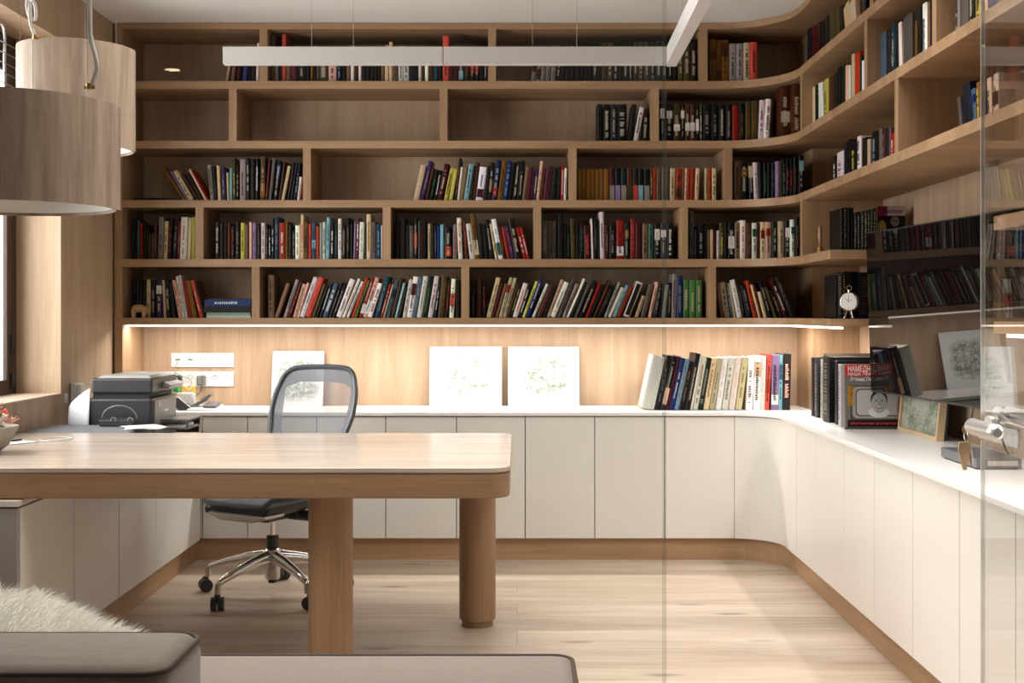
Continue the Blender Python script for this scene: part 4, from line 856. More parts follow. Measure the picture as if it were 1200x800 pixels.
m = MB(); m.box(X(205, yc), X(211, yc), yc-.04, yc+.01, Z(459, yc), Z(450, yc)); obj('green_plug', m, plain('green_plastic', (.02, .38, .10), .4), t, bevel=.002)
m = MB(); m.tube(spline([(X(212, yc), yc, Z(460, yc)), (X(216, yc), yc-.01, Z(453, yc)), (X(221, yc), yc, Z(457, yc)), (X(226, yc), yc+.01, Z(453, yc)), (X(228, yc), yc, Z(460, yc))], 6), .006, 8); obj('yellow_cable', m, plain('yellow_rubber', (.72, .42, .05), .5), t, smooth=True)
m = MB(); m.box(X(193, yc), X(201, yc), yc-.04, yc-.01, Z(463, yc), Z(456, yc)); obj('coral_plug', m, plain('coral_plastic', (.65, .25, .2), .5), t, bevel=.002)
m = MB(); m.tube(spline([(X(220, yc), yc-.03, ZT+.004), (X(213, yc), yc-.05, ZT+.02), (X(222, yc), yc-.06, ZT+.035), (X(230, yc), yc-.04, ZT+.01), (X(224, yc), yc-.07, ZT+.004)], 6), .0025, 6); obj('loose_cable', m, grey_plastic, t, smooth=True)
t = thing('tablet', 'small dark tablet propped beside the printer on back countertop', 'tablet', (X(208, 6.3), 6.3, ZT), 0); t.rotation_euler = (-.35, .7, 0)
m = MB(); m.box(-.05, .05, -.004, .004, 0, .055); obj('shell', m, white_plastic, t, world=False, bevel=.002)
m = MB(); m.box(-.046, .046, -.0048, -.0041, .004, .051); obj('screen', m, black_plastic, t, world=False)
yc = 6.36
t = thing('desk_phone', 'grey desk phone with raised display near the wall sockets', 'phone', (X(241, yc), yc, ZT))
m = MB(); m.prism([(yc-.07, ZT), (yc+.09, ZT), (yc+.09, ZT+.022), (yc-.07, ZT+.008)], X(223, yc), X(257, yc), 'x'); obj('phone_base', m, white_plastic, t, bevel=.003)
m = MB(); m.prism([(yc-.04, ZT+.014), (yc+.08, ZT+.026), (yc+.08, ZT+.038), (yc-.04, ZT+.022)], X(240, yc), X(255, yc), 'x'); obj('keypad', m, grey_plastic, t, bevel=.002)
m = MB(); m.M = Matrix.Translation((X(233, yc), yc+.02, ZT+.03))@Matrix.Rotation(-.5, 4, 'Y'); m.box(-.045, .045, -.025, .025, -.004, .012); m.box(.02, .075, -.02, .03, .004, .018); obj('handset', m, grey_plastic, t, bevel=.004)
# ------------------------------------------------------------------ left side: printer, tray, box, papers, intercom
t = thing('printer', 'black laser printer with scanner lid standing in the left corner', 'printer', (-1.76, 5.7, .65))
PX0, PX1, PY0, PY1 = -1.885, -1.612, 5.46, 5.86
m = MB(); m.box(PX0-.01, PX1, PY0, PY1, .668, Z(466.5, PY0)); obj('main_body', m, black_plastic, t, bevel=.012)
m = MB(); m.box(PX1-.002, PX1+.006, PY0+.03, PY1-.03, .70, Z(470, PY0)); obj('front_door', m, plain('printer_grey', (.20, .19, .18), .35, noise=.05), t, bevel=.003)
m = MB(); m.box(PX0+.01, PX1-.02, PY0+.012, PY1-.01, Z(467, PY0), Z(461.5, PY0)); obj('output_slot', m, plain('deep_black', (.01, .01, .01), .7), t)
m = MB(); m.box(PX0+.005, PX1+.002, PY0, PY1, Z(461.5, PY0), Z(443, PY0)); obj('scanner', m, black_plastic, t, bevel=.010)
m = MB(); m.prism([(PX0+.03, Z(443, PY0)), (PX1-.005, Z(443, PY0)), (PX1-.02, Z(440, PY0)), (PX0+.05, Z(440, PY0))], PY0+.01, PY1-.005, 'y'); obj('lid', m, plain('scanner_lid', (.42, .41, .40), .35), t)
m = MB(); m.M = Matrix.Translation((PX1+.004, PY0+.16, Z(452, PY0)))@Matrix.Rotation(.45, 4, 'Y'); m.box(0, .034, 0, .22, -.012, .010); obj('control_panel', m, plain('panel_grey', (.33, .32, .31), .35), t, bevel=.003)
m = MB(); m.cyl((PX1+.0055, PY0+.09, Z(475, PY0)), (PX1+.008, PY0+.09, Z(475, PY0)), .011, n=20); m.box(PX1+.006, PX1+.0075, PY0+.17, PY0+.23, .795, .803); obj('badge', m, white_plastic, t)
m = MB(); m.box(PX0+.02, PX1-.02, PY0+.03, PY1-.03, .65, .669); obj('base', m, black_plastic, t)
m = MB(); m.box(PX1+.007, PX1+.13, PY0+.12, PY1-.06, .752, .762)
m.box(PX1+.118, PX1+.128, PY0+.12, PY0+.13, .722, .753); m.box(PX1+.118, PX1+.128, PY1-.07, PY1-.06, .722, .753); m.box(PX1+.007, PX1+.128, PY0+.12, PY1-.06, .716, .722); obj('paper_tray', m, grey_plastic, t, bevel=.002)
m = MB(); m.box(PX1+.02, PX1+.10, PY0+.14, PY1-.08, .7225, .735); obj('tray_paper', m, paper, t)
felt = plain('grey_felt', (.17, .175, .185), .9, noise=.2, ns=200, bump=.3)
m = MB(); m.box(-2.045, -1.595, 5.09, 5.42, .6485, .752); tag(obj('storage_box', m, felt, bevel=.008), 'flat grey felt box on the low countertop behind the desk', 'box')
t = thing('carry_case', 'small black case with thin curved handle in front of printer', 'case', (X(139, 5.36), 5.36, .752))
m = MB(); m.box(X(119, 5.36), X(158, 5.36), 5.32, 5.40, .7525, .783); obj('case_body', m, black_plastic, t, bevel=.006)
m = MB(); c0 = X(140, 5.36); m.tube([(c0+.075*math.cos(a), 5.36, .785+.055*math.sin(a)) for a in [PI*k/16 for k in range(17)]], .0035, 8); obj('handle', m, plain('teal_grey_handle', (.10, .14, .14), .3), t, smooth=True)
m = MB()
for s in (-.012, .06): m.tube([(c0+s+.012*math.cos(a), 5.318, .778+.014*math.sin(a)) for a in [PI*k/8 for k in range(9)]], .0025, 6)
obj('latch', m, steel, t, smooth=True)
m = MB(); r2 = random.Random(9)
for k in range(4): m.M = Matrix.Translation((X(172, 5.3), 5.26, .7535+k*.0016))@Matrix.Rotation(.2+.15*k, 4, 'Z'); m.box(-.075, .075, -.08, .08, 0, .0012)
tag(obj('loose_papers', m, paper), 'loose white papers beside the black case on felt box', 'papers')
m = MB()
def curl(n=10):
    R = []
    for k in range(n+1):
        u = k/n; R.append((-1.985+.10*u, 5.455-.02*u, .754+.0*u, .845+.085*u**.7))
    return R
R = curl()
for k in range(len(R)-1):
    a, c = R[k], R[k+1]; m.quad((a[0], a[1], .652), (c[0], c[1], .652), (c[0], c[1]+.03, c[3]-.02), (a[0], a[1]+.03, a[3]-.02))
bmesh.ops.remove_doubles(m.bm, verts=m.bm.verts, dist=.0005)
o = obj('curled_paper', m, plain('lavender_paper', (.62, .62, .68), .7), smooth='all'); md = o.modifiers.new('s', 'SOLIDIFY'); md.thickness = .003; tag(o, 'pale curled paper sheet standing left of the printer', 'paper')
t = thing('wall_intercom', 'slim white intercom handset fixed to the left wall', 'intercom', (XL, 5.76, .84))
m = MB(); m.box(XL+.001, XL+.028, 5.70, 5.80, .768, .918); obj('body', m, white_plastic, t, bevel=.006)
m = MB(); m.box(XL+.028, XL+.040, 5.712, 5.788, .775, .845); m.box(XL+.028, XL+.040, 5.712, 5.788, .85, .912); obj('handset', m, plain('off_white_plastic', (.70, .70, .68), .4), t, bevel=.005)
t = thing('light_switch', 'tiny white double button switch on the left wall', 'switch', (XL, 5.635, .85))
m = MB(); m.box(XL+.0005, XL+.006, 5.615, 5.655, .832, .875); obj('switch_plate', m, white_plastic, t, bevel=.001)
m = MB(); m.box(XL+.006, XL+.010, 5.622, 5.648, .855, .871); m.box(XL+.006, XL+.010, 5.622, 5.648, .836, .851); obj('button', m, white_plastic, t)
# ------------------------------------------------------------------ on the desk
t = thing('flower_bowl', 'grey stone bowl at the left end of the desk', 'bowl', (X(-20, 4.33), 4.33, .75))
m = MB(); m.lathe([(.002, 0), (.045, .0), (.055, .004), (.085, .03), (.106, .062), (.118, .095), (.112, .096), (.098, .065), (.07, .03), (.002, .022)], t.location, 40, cap=False); obj('bowl', m, plain('stone_bowl', (.40, .36, .31), .8, noise=.2, ns=50, bump=.4), t, smooth=True)
t2 = thing('succulent_arrangement', 'dried flowers and succulents heaped in the stone bowl', 'flowers', (t.location.x, 4.33, .79))
r2 = random.Random(12); pal = [((.62, .10, .04), 'red_bloom'), ((.10, .14, .05), 'green_rosette'), ((.72, .62, .55), 'white_bloom'), ((.70, .30, .22), 'pink_bloom')]
for k in range(22):
    a = r2.uniform(0, 2*PI); rr = .082*math.sqrt(r2.random()); c = Vector((t.location.x+rr*math.cos(a), 4.33+rr*math.sin(a), .845+.045*(1-rr/.1)+r2.uniform(0, .03)))
    if k < 4: c = Vector((t.location.x+.05+.018*k, 4.27+.012*k, .856+.012*(3-k)))
    col, nm = pal[k % 4]; m = MB()
    for q in range(14):
        b1 = r2.uniform(0, 2*PI); el = r2.uniform(.1, 1.4); d = Vector((math.cos(b1)*math.cos(el), math.sin(b1)*math.cos(el), math.sin(el)))
        L_ = r2.uniform(.018, .032) if nm != 'pink_bloom' else r2.uniform(.02, .045); wv = d.cross(Vector((0, 0, 1))); wv.normalize(); up = d.cross(wv)
        ww = .006 if nm != 'pink_bloom' else .003; p0 = c; p1 = c+d*L_*.6; p2 = c+d*L_
        m.rings([[p0+wv*.002, p0+up*.002, p0-wv*.002, p0-up*.002], [p1+wv*ww, p1+up*.003, p1-wv*ww, p1-up*.003], [p2+wv*.0006, p2+up*.0006, p2-wv*.0006, p2-up*.0006]])
    obj(nm, m, plain(nm+'_petals', col, .6, noise=.25, ns=120), t2)
m = MB(); m.ball((t.location.x, 4.33, .82), .085, 10, (1, 1, .45)); obj('moss', m, plain('moss', (.07, .08, .04), .9, noise=.4, ns=150, bump=.6), t2)
m = MB(); m.tube([(X(66, 4.8)+.055*math.cos(2*PI*k/40), 4.80+.075*math.sin(2*PI*k/40), .7525) for k in range(40)], .0018, 6, closed=True)
tag(obj('coiled_cable', m, white_plastic, smooth=True), 'thin white cable coiled in a ring on the desk', 'cable')
m = MB(); m.prism([(X(-30, 4.55), 4.45), (X(48, 4.72), 4.70), (X(18, 4.75), 4.76), (X(-60, 4.7), 4.72)], .7505, .7535); tag(obj('paper_sheet', m, plain('pale_blue_paper', (.62, .64, .66), .6)), 'pale blue-grey sheet lying on the desk beside the bowl', 'paper')
m = MB(); m.tube([(X(12, 4.68), 4.69, .7575), (X(24, 4.72), 4.73, .7575)], .0035, 8); tag(obj('pen', m, black_plastic), 'short black pen on the pale sheet beside bowl', 'pen')

# ------------------------------------------------------------------ office chair
ch = thing('office_chair', 'office chair with grey mesh back, polished base and black casters', 'chair', (-1.075, 5.44, 0), rotz=-math.radians(30))
# local frame: +y is the back of the chair, x to the side; turned so the back points away and to the right
R0 = .317
def spoke(a):
    return Vector((math.cos(a), math.sin(a), 0))
angs = [math.radians(x+30) for x in (164, 236, 308, 20, 92)]
for a in angs:
    d = spoke(a); sd = Vector((-d.y, d.x, 0)); m = MB(); rs = []
    for u, zc, wd, ht in ((.028, .172, .026, .030), (.12, .160, .020, .026), (.22, .138, .016, .020), (.31, .112, .013, .015), (R0, .100, .012, .014)):
        c = d*u+Vector((0, 0, zc)); rs.append([c+sd*wd*math.cos(2*PI*k/12)+Vector((0, 0, ht*math.sin(2*PI*k/12))) for k in range(12)])
    m.rings(rs); c = d*R0; m.cyl((c.x, c.y, .066), (c.x, c.y, .108), .013); leg = obj('base_leg', m, chrome, ch, world=False, smooth=True)
    m = MB(); ca = a+.7; cd = Vector((-math.sin(ca), math.cos(ca), 0)); cc = c+Vector((math.cos(ca), math.sin(ca), 0))*.012
    for s in (-1, 1):
        q = cc+cd*s*.015; e = cd*.011; m.cyl(q+Vector((0, 0, .0285))-e, q+Vector((0, 0, .0285))+e, .0285, n=20)
    m.box(cc.x-.009, cc.x+.009, cc.y-.009, cc.y+.009, .03, .066); obj('caster', m, black_plastic, leg, world=False, smooth=True)
m = MB(); m.lathe([(.030, .075), (.032, .08), (.036, .19), (.036, .205), (.028, .21)], n=24); obj('hub', m, chrome, ch, world=False, smooth=True)
m = MB(); m.lathe([(.018, .058), (.020, .064), (.020, .078)], n=20); m.lathe([(.027, .2101), (.027, .262), (.022, .266)], n=24); obj('column_sleeve', m, black_plastic, ch, world=False, smooth=True)
m = MB(); m.cyl((0, 0, .262), (0, 0, .36), .014, n=20); obj('gas_column', m, chrome, ch, world=False, smooth=True)
m = MB(); m.box(-.055, .055, -.10, .12, .335, .385); m.box(-.10, .10, .05, .10, .33, .37); m.cyl((-.17, .075, .35), (.17, .075, .35), .022); obj('tilt_mechanism', m, black_plastic, ch, world=False, bevel=.012, seg=3)
# seat pan and mesh
def seat_outline(sx, sy, z, n=28, front=-.24):
    P = []
    for k in range(n):
        a = 2*PI*k/n; ca, sa = math.cos(a), math.sin(a); e = .55
        P.append((sx*math.copysign(abs(ca)**e, ca), -.02+sy*math.copysign(abs(sa)**e, sa), z - (.03 if sa < -.8 else 0)))
    return P
m = MB(); m.tube(seat_outline(.255, .235, .462), .013, 8, closed=True); obj('seat_rim', m, plain('chair_frame_grey', (.10, .105, .12), .35), ch, world=False, smooth=True)
mesh_m, nt, bs = newmat('chair_mesh'); bs.inputs['Base Color'].default_value = (.16, .17, .20, 1); bs.inputs['Roughness'].default_value = .6
tr = nt.nodes.new('ShaderNodeBsdfTransparent'); mx = nt.nodes.new('ShaderNodeMixShader'); mx.inputs[0].default_value = .52
wv = nt.nodes.new('ShaderNodeTexWave'); wv.inputs['Scale'].default_value = 60; tc = nt.nodes.new('ShaderNodeTexCoord'); nt.links.new(tc.outputs['Object'], wv.inputs['Vector'])
mr = nt.nodes.new('ShaderNodeMapRange'); mr.inputs['To Min'].default_value = .42; mr.inputs['To Max'].default_value = .62; nt.links.new(wv.outputs['Fac'], mr.inputs['Value']); nt.links.new(mr.outputs[0], mx.inputs[0])
nt.links.new(tr.outputs[0], mx.inputs[1]); nt.links.new(bs.outputs[0], mx.inputs[2]); nt.links.new(mx.outputs[0], nt.nodes['Material Output'].inputs[0])
m = MB(); P = seat_outline(.25, .23, .460); c = m._v((0, 0, .440)); V = [m._v(p) for p in P]; Vi = [m._v((p[0]*.6, p[1]*.6, .446)) for p in P]
for k in range(len(P)): m.face([V[k], V[(k+1) % len(P)], Vi[(k+1) % len(P)], Vi[k]]); m.face([Vi[k], Vi[(k+1) % len(P)], c])
obj('seat_mesh', m, mesh_m, ch, world=False, smooth=True)
m = MB()
m.prism([(-.16, .395), (-.11, .372), (.11, .372), (.16, .395), (.17, .425), (-.17, .425)], -.22, .10, 'y'); obj('seat_pan', m, plain('seat_pan_black', (.022, .021, .02), .5), ch, world=False, bevel=.012, seg=3)
m = MB(); m.prism([(-.155, .376), (-.09, .358), (.09, .358), (.155, .376), (.16, .39), (-.16, .39)], -.235, -.10, 'y'); obj('under_shell', m, plain('aluminium_shell', (.60, .57, .52), .35, .6), ch, world=False, bevel=.008)
m = MB(); m.cyl((-.17, -.06, .372), (-.25, -.08, .372), .008); m.cyl((-.25, -.08, .372), (-.30, -.09, .372), .020, n=18); obj('adjuster_knob', m, black_plastic, ch, world=False)
m = MB()
for s in (-1, 1): m.tube(spline([(s*.06, .07, .345), (s*.10, .13, .36), (s*.14, .20, .40), (s*.19, .26, .50), (s*.21, .27, .60)], 6), [.020]*24+[.014], 10)
obj('back_yoke', m, chrome, ch, world=False, smooth=True)
m = MB()
for s in (-1, 1): m.tube(spline([(s*.20, .20, .46), (s*.27, .18, .55), (s*.30, .10, .655)], 6), .014, 8)
obj('arm_support', m, black_plastic, ch, world=False, smooth=True)
for s in (-1, 1):
    m = MB(); m.prism(rrect(s*.30-.045, s*.30+.045, -.10, .14, .035, 5), .652, .68); obj('armrest', m, black_plastic, ch, world=False, bevel=.008)
# backrest: curved sheet, wider at the shoulders; grid in u (side), v (height)
ZB0, ZB1 = .50, .992
def bk(u, v):
    wv = .165+.085*math.sin(min(1, v*1.05)*PI*.5)
    z = ZB0+(ZB1-ZB0)*v-.012*u*u*v-.085*abs(u)**7*v**4
    x = u*wv*(1-.10*abs(u)**3*max(0, v-.6)/.4); y = .20+.17*v-.07*u*u+.03*math.sin(v*PI)
    return Vector((x, y, z))
rim = [bk(-1, k/20) for k in range(21)]+[bk(-1+2*k/24, 1) for k in range(1, 24)]+[bk(1, 1-k/20) for k in range(21)]+[bk(1-2*k/12, 0) for k in range(1, 12)]
m = MB(); m.tube(rim, .0125, 8, closed=True); obj('back_frame', m, plain('back_frame_dark', (.07, .075, .085), .35), ch, world=False, smooth=True)
def sheet(m, inner, nu=24, nv=28):
    g = {}
    for i in range(nu+1):
        for j in range(nv+1): g[i, j] = m._v(bk(-1+2*i/nu, j/nv))
    for i in range(nu):
        for j in range(nv):
            u = -1+2*(i+.5)/nu; v = (j+.5)/nv
            ins = (abs(u) < .80-.35*max(0, .5-v)) and v < .86-.10*abs(u)**4 and v > .12
            if ins == inner: m.face([g[i, j], g[i+1, j], g[i+1, j+1], g[i, j+1]])
m = MB(); sheet(m, True, 48, 56); obj('back_mesh', m, mesh_m, ch, world=False, smooth=True)
bm_ = mesh_m.copy(); bm_.name = 'chair_border_mesh'; n2 = bm_.node_tree
for nd in n2.nodes:
    if nd.type == 'MAP_RANGE': nd.inputs['To Min'].default_value = .88; nd.inputs['To Max'].default_value = .97
m = MB(); sheet(m, False, 48, 56); obj('back_border', m, bm_, ch, world=False, smooth=True)
m = MB(); m.ball((0, .345, .60), .09, 12, (1, .16, .35)); obj('lumbar_pad', m, plain('lumbar_grey', (.09, .095, .11), .5), ch, world=False, smooth='all')

# ------------------------------------------------------------------ ceiling hung linear lamp
LY = 5.0
t = thing('linear_lamp', 'long white aluminium profile lamp hung on thin wires', 'lamp', (X(520, LY), LY, Z(75, LY)))
prof = plain('white_profile', (.56, .54, .52), .5)
m = MB(); m.box(X(261, LY), X(518.6, LY), LY, LY+.045, Z(74.5, LY), Z(54.5, LY)); obj('profile', m, prof, t, bevel=.001)
m = MB(); m.prism([(X(519.8, LY), LY), (X(781, LY), LY), (X(781, LY)+.004, LY+.045), (X(519.8, LY), LY+.045)], Z(74.5, LY), Z(54.5, LY)); obj('profile', m, prof, t, bevel=.001)
m = MB(); xa = X(781, LY); dxy = -.020
m.prism([(xa+.001, LY+.0), (xa-.0+dxy*1.45*1, LY-1.45), (xa+.045+dxy*1.45, LY-1.45), (xa+.046, LY+.045), (xa+.006, LY+.045)], Z(75.5, LY), Z(54.5, LY)); obj('profile', m, prof, t, bevel=.001)
m = MB()
for pxx in (365, 414, 624, 676): m.cyl((X(pxx, LY+.02), LY+.022, Z(54.5, LY)), (X(pxx, LY+.02), LY+.022, ZC), .0012, n=6)
m.cyl((xa+.01, LY-.4, Z(54.5, LY)), (xa+.01, LY-.4, ZC), .0012, n=6); m.cyl((xa, LY-1.1, Z(54.5, LY)), (xa, LY-1.1, ZC), .0012, n=6)
obj('suspension_wire', m, steel, t)
# ------------------------------------------------------------------ drum pendants
def spiral_shade(cx, cy, r, z0, z1, a0, flare, n=72, turns=1.06, wob=0):
    """thin veneer sheet rolled round with its end overlapping"""
    m = MB(); th = .003; lo, hi = [], []; r2 = random.Random(int(cx*1000))
    for k in range(n+1):
        u = k/n; a = a0+2*PI*turns*u; rr = r*(1+flare*max(0, (u-.90)/.10)); e = (r2.uniform(-1, 1)*.004 if k > n-2 else 0)
        lo.append((cx+rr*math.cos(a), cy+rr*math.sin(a))); hi.append((cx+(rr-th)*math.cos(a), cy+(rr-th)*math.sin(a)))
    V = [[m._v((p[0], p[1], z)) for z in (z0, z1) for p in (a, c)] for a, c in zip(lo, hi)]
    for k in range(n):
        A, B = V[k], V[k+1]
        m.face([A[0], B[0], B[2], A[2]]); m.face([A[1], A[3], B[3], B[1]]); m.face([A[2], B[2], B[3], A[3]]); m.face([A[0], A[1], B[1], B[0]])
    m.face([V[0][0], V[0][2], V[0][3], V[0][1]]); m.face([V[n][0], V[n][1], V[n][3], V[n][2]])
    return m
def pendant(lab, cpx, Y, r, pyb, pyt, a0, cord_px, knots, endpy, cdy):
    cx = X(cpx, Y); z0, z1 = Z(pyb, Y), Z(pyt, Y)
    t = thing('pendant_lamp', lab, 'lamp', (cx, Y, z0), group='wood veneer drum pendants')
    obj('shade', spiral_shade(cx, Y, r, z0, z1, a0, .04), veneer, t, smooth=True)
    m = MB(); m.lathe([(r-.006, z0+.008), (r-.006, z1-.01)], (cx, Y, 0), 56, cap=False); o = obj('lining', m, plain('shade_lining', (.85, .82, .78), .6), t, smooth='all'); md = o.modifiers.new('s', 'SOLIDIFY'); md.thickness = .002
    m = MB(); m.lathe([(r-.012, z0+(z1-z0)*.55), (r-.012, z0+(z1-z0)*.56)], (cx, Y, 0), 48); obj('diffuser', m, white_plastic, t)
    ya = Y-r*.92; xs = X(cord_px, ya)
    if knots:
        P = [(xs, ya, ZC), (xs+.003, ya, z1+.24), (xs-.012, ya, z1+.20), (xs-.016, ya+.01, z1+.16), (xs+.012, ya, z1+.13), (xs+.018, ya-.01, z1+.17), (xs-.002, ya, z1+.20), (xs-.022, ya, z1+.11), (xs-.018, ya+.01, z1+.07), (xs+.004, ya, z1+.06), (xs+.006, ya-.008, z1+.10), (xs-.012, ya, z1+.115), (xs-.012, ya, z1+.05), (xs+.004, ya, z1+.005)]
    else:
        P = [(xs, ya, ZC), (xs, ya, Z(0, ya)), (xs+.004, ya, Z(46, ya)), (xs+.012, ya, Z(62, ya)), (xs+.018, ya, Z(80, ya)), (xs+.008, ya, Z(96, ya)), (xs+.0, ya, z1+.004)]
    m = MB(); m.tube(spline(P, 8), .0062 if not knots else .0055, 8); obj('cord', m, plain('white_fabric_cord', (.66, .63, .60), .7, noise=.1, ns=300), t, smooth=True)
    m = MB(); q = P[-1]; m.cyl((q[0]-.012, q[1], q[2]-.004), (q[0]+.012, q[1], q[2]-.004), .005); m.cyl((q[0], q[1]-.006, q[2]-.01), (q[0], q[1]-.006, q[2]+.004), .006); obj('cord_clip', m, brass, t)
    m = MB()
    for s in (0, 2*PI/3, 4*PI/3): a = s+1.1; m.cyl((cx+(r-.002)*math.cos(a), Y+(r-.002)*math.sin(a), z1), (cx+(r-.002)*math.cos(a)*.9, Y+(r-.002)*math.sin(a)*.9, ZC), .0009, n=6)
    obj('suspension_wire', m, steel, t)
pendant('larger wood veneer drum pendant nearest the camera at upper left', 13, 3.3, .268, 244, 122, -.12, 105, False, 113, 0)
pendant('smaller wood veneer drum pendant behind the larger one', 89, 4.0, .180, 176.5, 58, -.25, 40, True, 41, 0)
# rail with thin rods by the window
t = thing('rod_rack', 'slim metal rack of thin rods beside the window top', 'rack', (-2.0, 4.83, 2.4))
m = MB(); m.tube(spline([(-2.055, 4.60, Z(22, 4.7)), (-2.01, 4.70, Z(24, 4.75)), (-2.0, 4.80, Z(30, 4.83)), (-2.0, 4.83, Z(40, 4.83)), (-2.0, 4.83, Z(70, 4.83)), (-2.0, 4.83, Z(120, 4.83))], 8), .006, 10); obj('upright_tube', m, steel, t, smooth=True)
m = MB()
for py in (50.3, 62, 74, 86, 97.6, 109): m.cyl((-2.0, 4.3, Z(py, 4.83)), (-2.0, 5.25, Z(py, 4.83)), .0024, n=6)
obj('rods', m, steel, t, smooth=True)

# ------------------------------------------------------------------ sofa and sheepskin
def fab(name, col):
    m, nt, b = newmat(name); N, L = nt.nodes, nt.links; tc = N.new('ShaderNodeTexCoord')
    mp = N.new('ShaderNodeMapping'); mp.inputs['Scale'].default_value = (30, 30, 6); L.new(tc.outputs['Object'], mp.inputs['Vector'])
    n = N.new('ShaderNodeTexNoise'); n.inputs['Scale'].default_value = 1.2; n.inputs['Detail'].default_value = 8; n.inputs['Roughness'].default_value = .7; L.new(mp.outputs[0], n.inputs['Vector'])
    mx = N.new('ShaderNodeMix'); mx.data_type = 'RGBA'; L.new(n.outputs['Fac'], mx.inputs['Factor']); mx.inputs['A'].default_value = (*[c*.72 for c in col], 1); mx.inputs['B'].default_value = (*[c*1.28 for c in col], 1)
    L.new(mx.outputs['Result'], b.inputs['Base Color']); b.inputs['Roughness'].default_value = .9; b.inputs['Sheen Weight'].default_value = .4
    bp = N.new('ShaderNodeBump'); bp.inputs['Strength'].default_value = .5; bp.inputs['Distance'].default_value = .004; L.new(n.outputs['Fac'], bp.inputs['Height']); L.new(bp.outputs[0], b.inputs['Normal'])
    return m
sofa_m = fab('taupe_upholstery', (.17, .122, .086)); pipe_m = plain('dark_piping', (.06, .038, .027), .8)
t = thing('sofa', 'taupe fabric sofa with dark piping seen in the foreground', 'sofa', (-.9, 2.6, 0))
SX1 = X(680, 2.7)
def cushion(x0, x1, y0, y1, z0, z1, r, puff=.01):
    m = MB(); nx_, ny_ = 26, 14; rs = []
    prof = [(0, 1), (.25*r, .0)]
    zs = [(z0, r), (z0+r*.3, r*.3), (z0+r, 0), (z1-r, 0), (z1-r*.45, r*.16), (z1-r*.15, r*.5), (z1, r)]
    for z, ins in zs: rs.append([(a, c, z) for a, c in rrect(x0+ins, x1-ins, y0+ins, y1-ins, max(.012, .045-ins*.5), 6)])
    m.rings(rs, cap=True); return m
m = cushion(-2.0, SX1, 2.18, 2.99, .24, .42, .028); obj('seat_cushion', m, sofa_m, t, smooth='all')
m = MB(); m.tube([(a, c, .414) for a, c in rrect(-2.0+.006, SX1-.006, 2.186, 2.984, .045, 6)], .0055, 8, closed=True); obj('seat_piping', m, pipe_m, t, smooth=True)
m = MB(); m.box(-1.98, SX1-.03, 2.20, 2.96, .07, .24); obj('sofa_base', m, sofa_m, t, bevel=.01)
for (a, c) in ((-1.9, 2.26), (SX1-.10, 2.26), (-1.9, 2.90), (SX1-.10, 2.90)):
    m = MB(); m.cyl((a, c, 0), (a, c, .07), .02); obj('leg', m, black_plastic, t)
bx1 = X(221, 2.40)
m = cushion(-2.0, bx1, 2.24, 2.53, .42, .596, .035); obj('back_cushion', m, sofa_m, t, smooth='all')
m = MB(); m.tube([(a, c, .585) for a, c in rrect(-1.994, bx1-.004, 2.244, 2.526, .045, 6)], .005, 8, closed=True); obj('back_piping', m, pipe_m, t, smooth=True)
# sheepskin: hide plus locks of fleece
r2 = random.Random(21); t = thing('sheepskin', 'fluffy cream sheepskin draped on the sofa behind its cushion', 'sheepskin', (-1.35, 2.75, .42))
def hide(u, v):
    x = -1.95+1.05*u; y = 2.545+.40*v
    e = 1-max(0, (u-.72)/.28)**2; z = .430+.165*e*(.6+.4*math.sin(PI*min(1, v*.9+.1)))+.012*math.sin(u*17)*math.cos(v*9)
    return Vector((x, y, max(.424, z)))
m = MB(); NU, NV = 40, 18; g = [[m._v(hide(i/NU, j/NV)) for j in range(NV+1)] for i in range(NU+1)]; lo = [[m._v((hide(i/NU, j/NV).x, hide(i/NU, j/NV).y, .421)) for j in range(NV+1)] for i in range(NU+1)]
for i in range(NU):
    for j in range(NV): m.face([g[i][j], g[i+1][j], g[i+1][j+1], g[i][j+1]]); m.face([lo[i][j], lo[i][j+1], lo[i+1][j+1], lo[i+1][j]])
for i in range(NU): m.face([g[i][0], lo[i][0], lo[i+1][0], g[i+1][0]]); m.face([g[i][NV], g[i+1][NV], lo[i+1][NV], lo[i][NV]])
for j in range(NV): m.face([g[NU][j], lo[NU][j], lo[NU][j+1], g[NU][j+1]]); m.face([g[0][j], g[0][j+1], lo[0][j+1], lo[0][j]])
fleece_m = plain('fleece', (.90, .87, .80), .9, noise=.05, ns=30); obj('hide', m, fleece_m, t, smooth='all')
m = MB()
for k in range(15000):
    u = r2.random(); v = r2.random()
    if r2.random() < .25: u = 1-abs(r2.gauss(0, .05)); u = min(1, u)
    p = hide(u, v); cl = (math.sin(u*60+v*13)+math.sin(v*41-u*22))*.6
    a = r2.gauss(.3, .7)+cl; L_ = r2.uniform(.03, .062); d = Vector((math.cos(a)*.6, math.sin(a)*.5, r2.uniform(.35, 1.1))); d.normalize()
    s = d.cross(Vector((r2.uniform(-1, 1), r2.uniform(-1, 1), .2))); s.normalize(); wv = .00085
    q1 = p+d*L_*.5+Vector((r2.uniform(-.004, .004), r2.uniform(-.004, .004), 0)); q2 = p+d*L_+Vector((math.cos(a)*.012, math.sin(a)*.012, -.008))
    A, B, C1, D1 = m.bm.verts.new(p-s*wv), m.bm.verts.new(p+s*wv), m.bm.verts.new(q1+s*wv*.8), m.bm.verts.new(q1-s*wv*.8); E1 = m.bm.verts.new(q2)
    m.bm.faces.new([A, B, C1, D1]); m.bm.faces.new([D1, C1, E1])
tag(obj('fleece', m, fleece_m, t), None, None, kind='stuff')

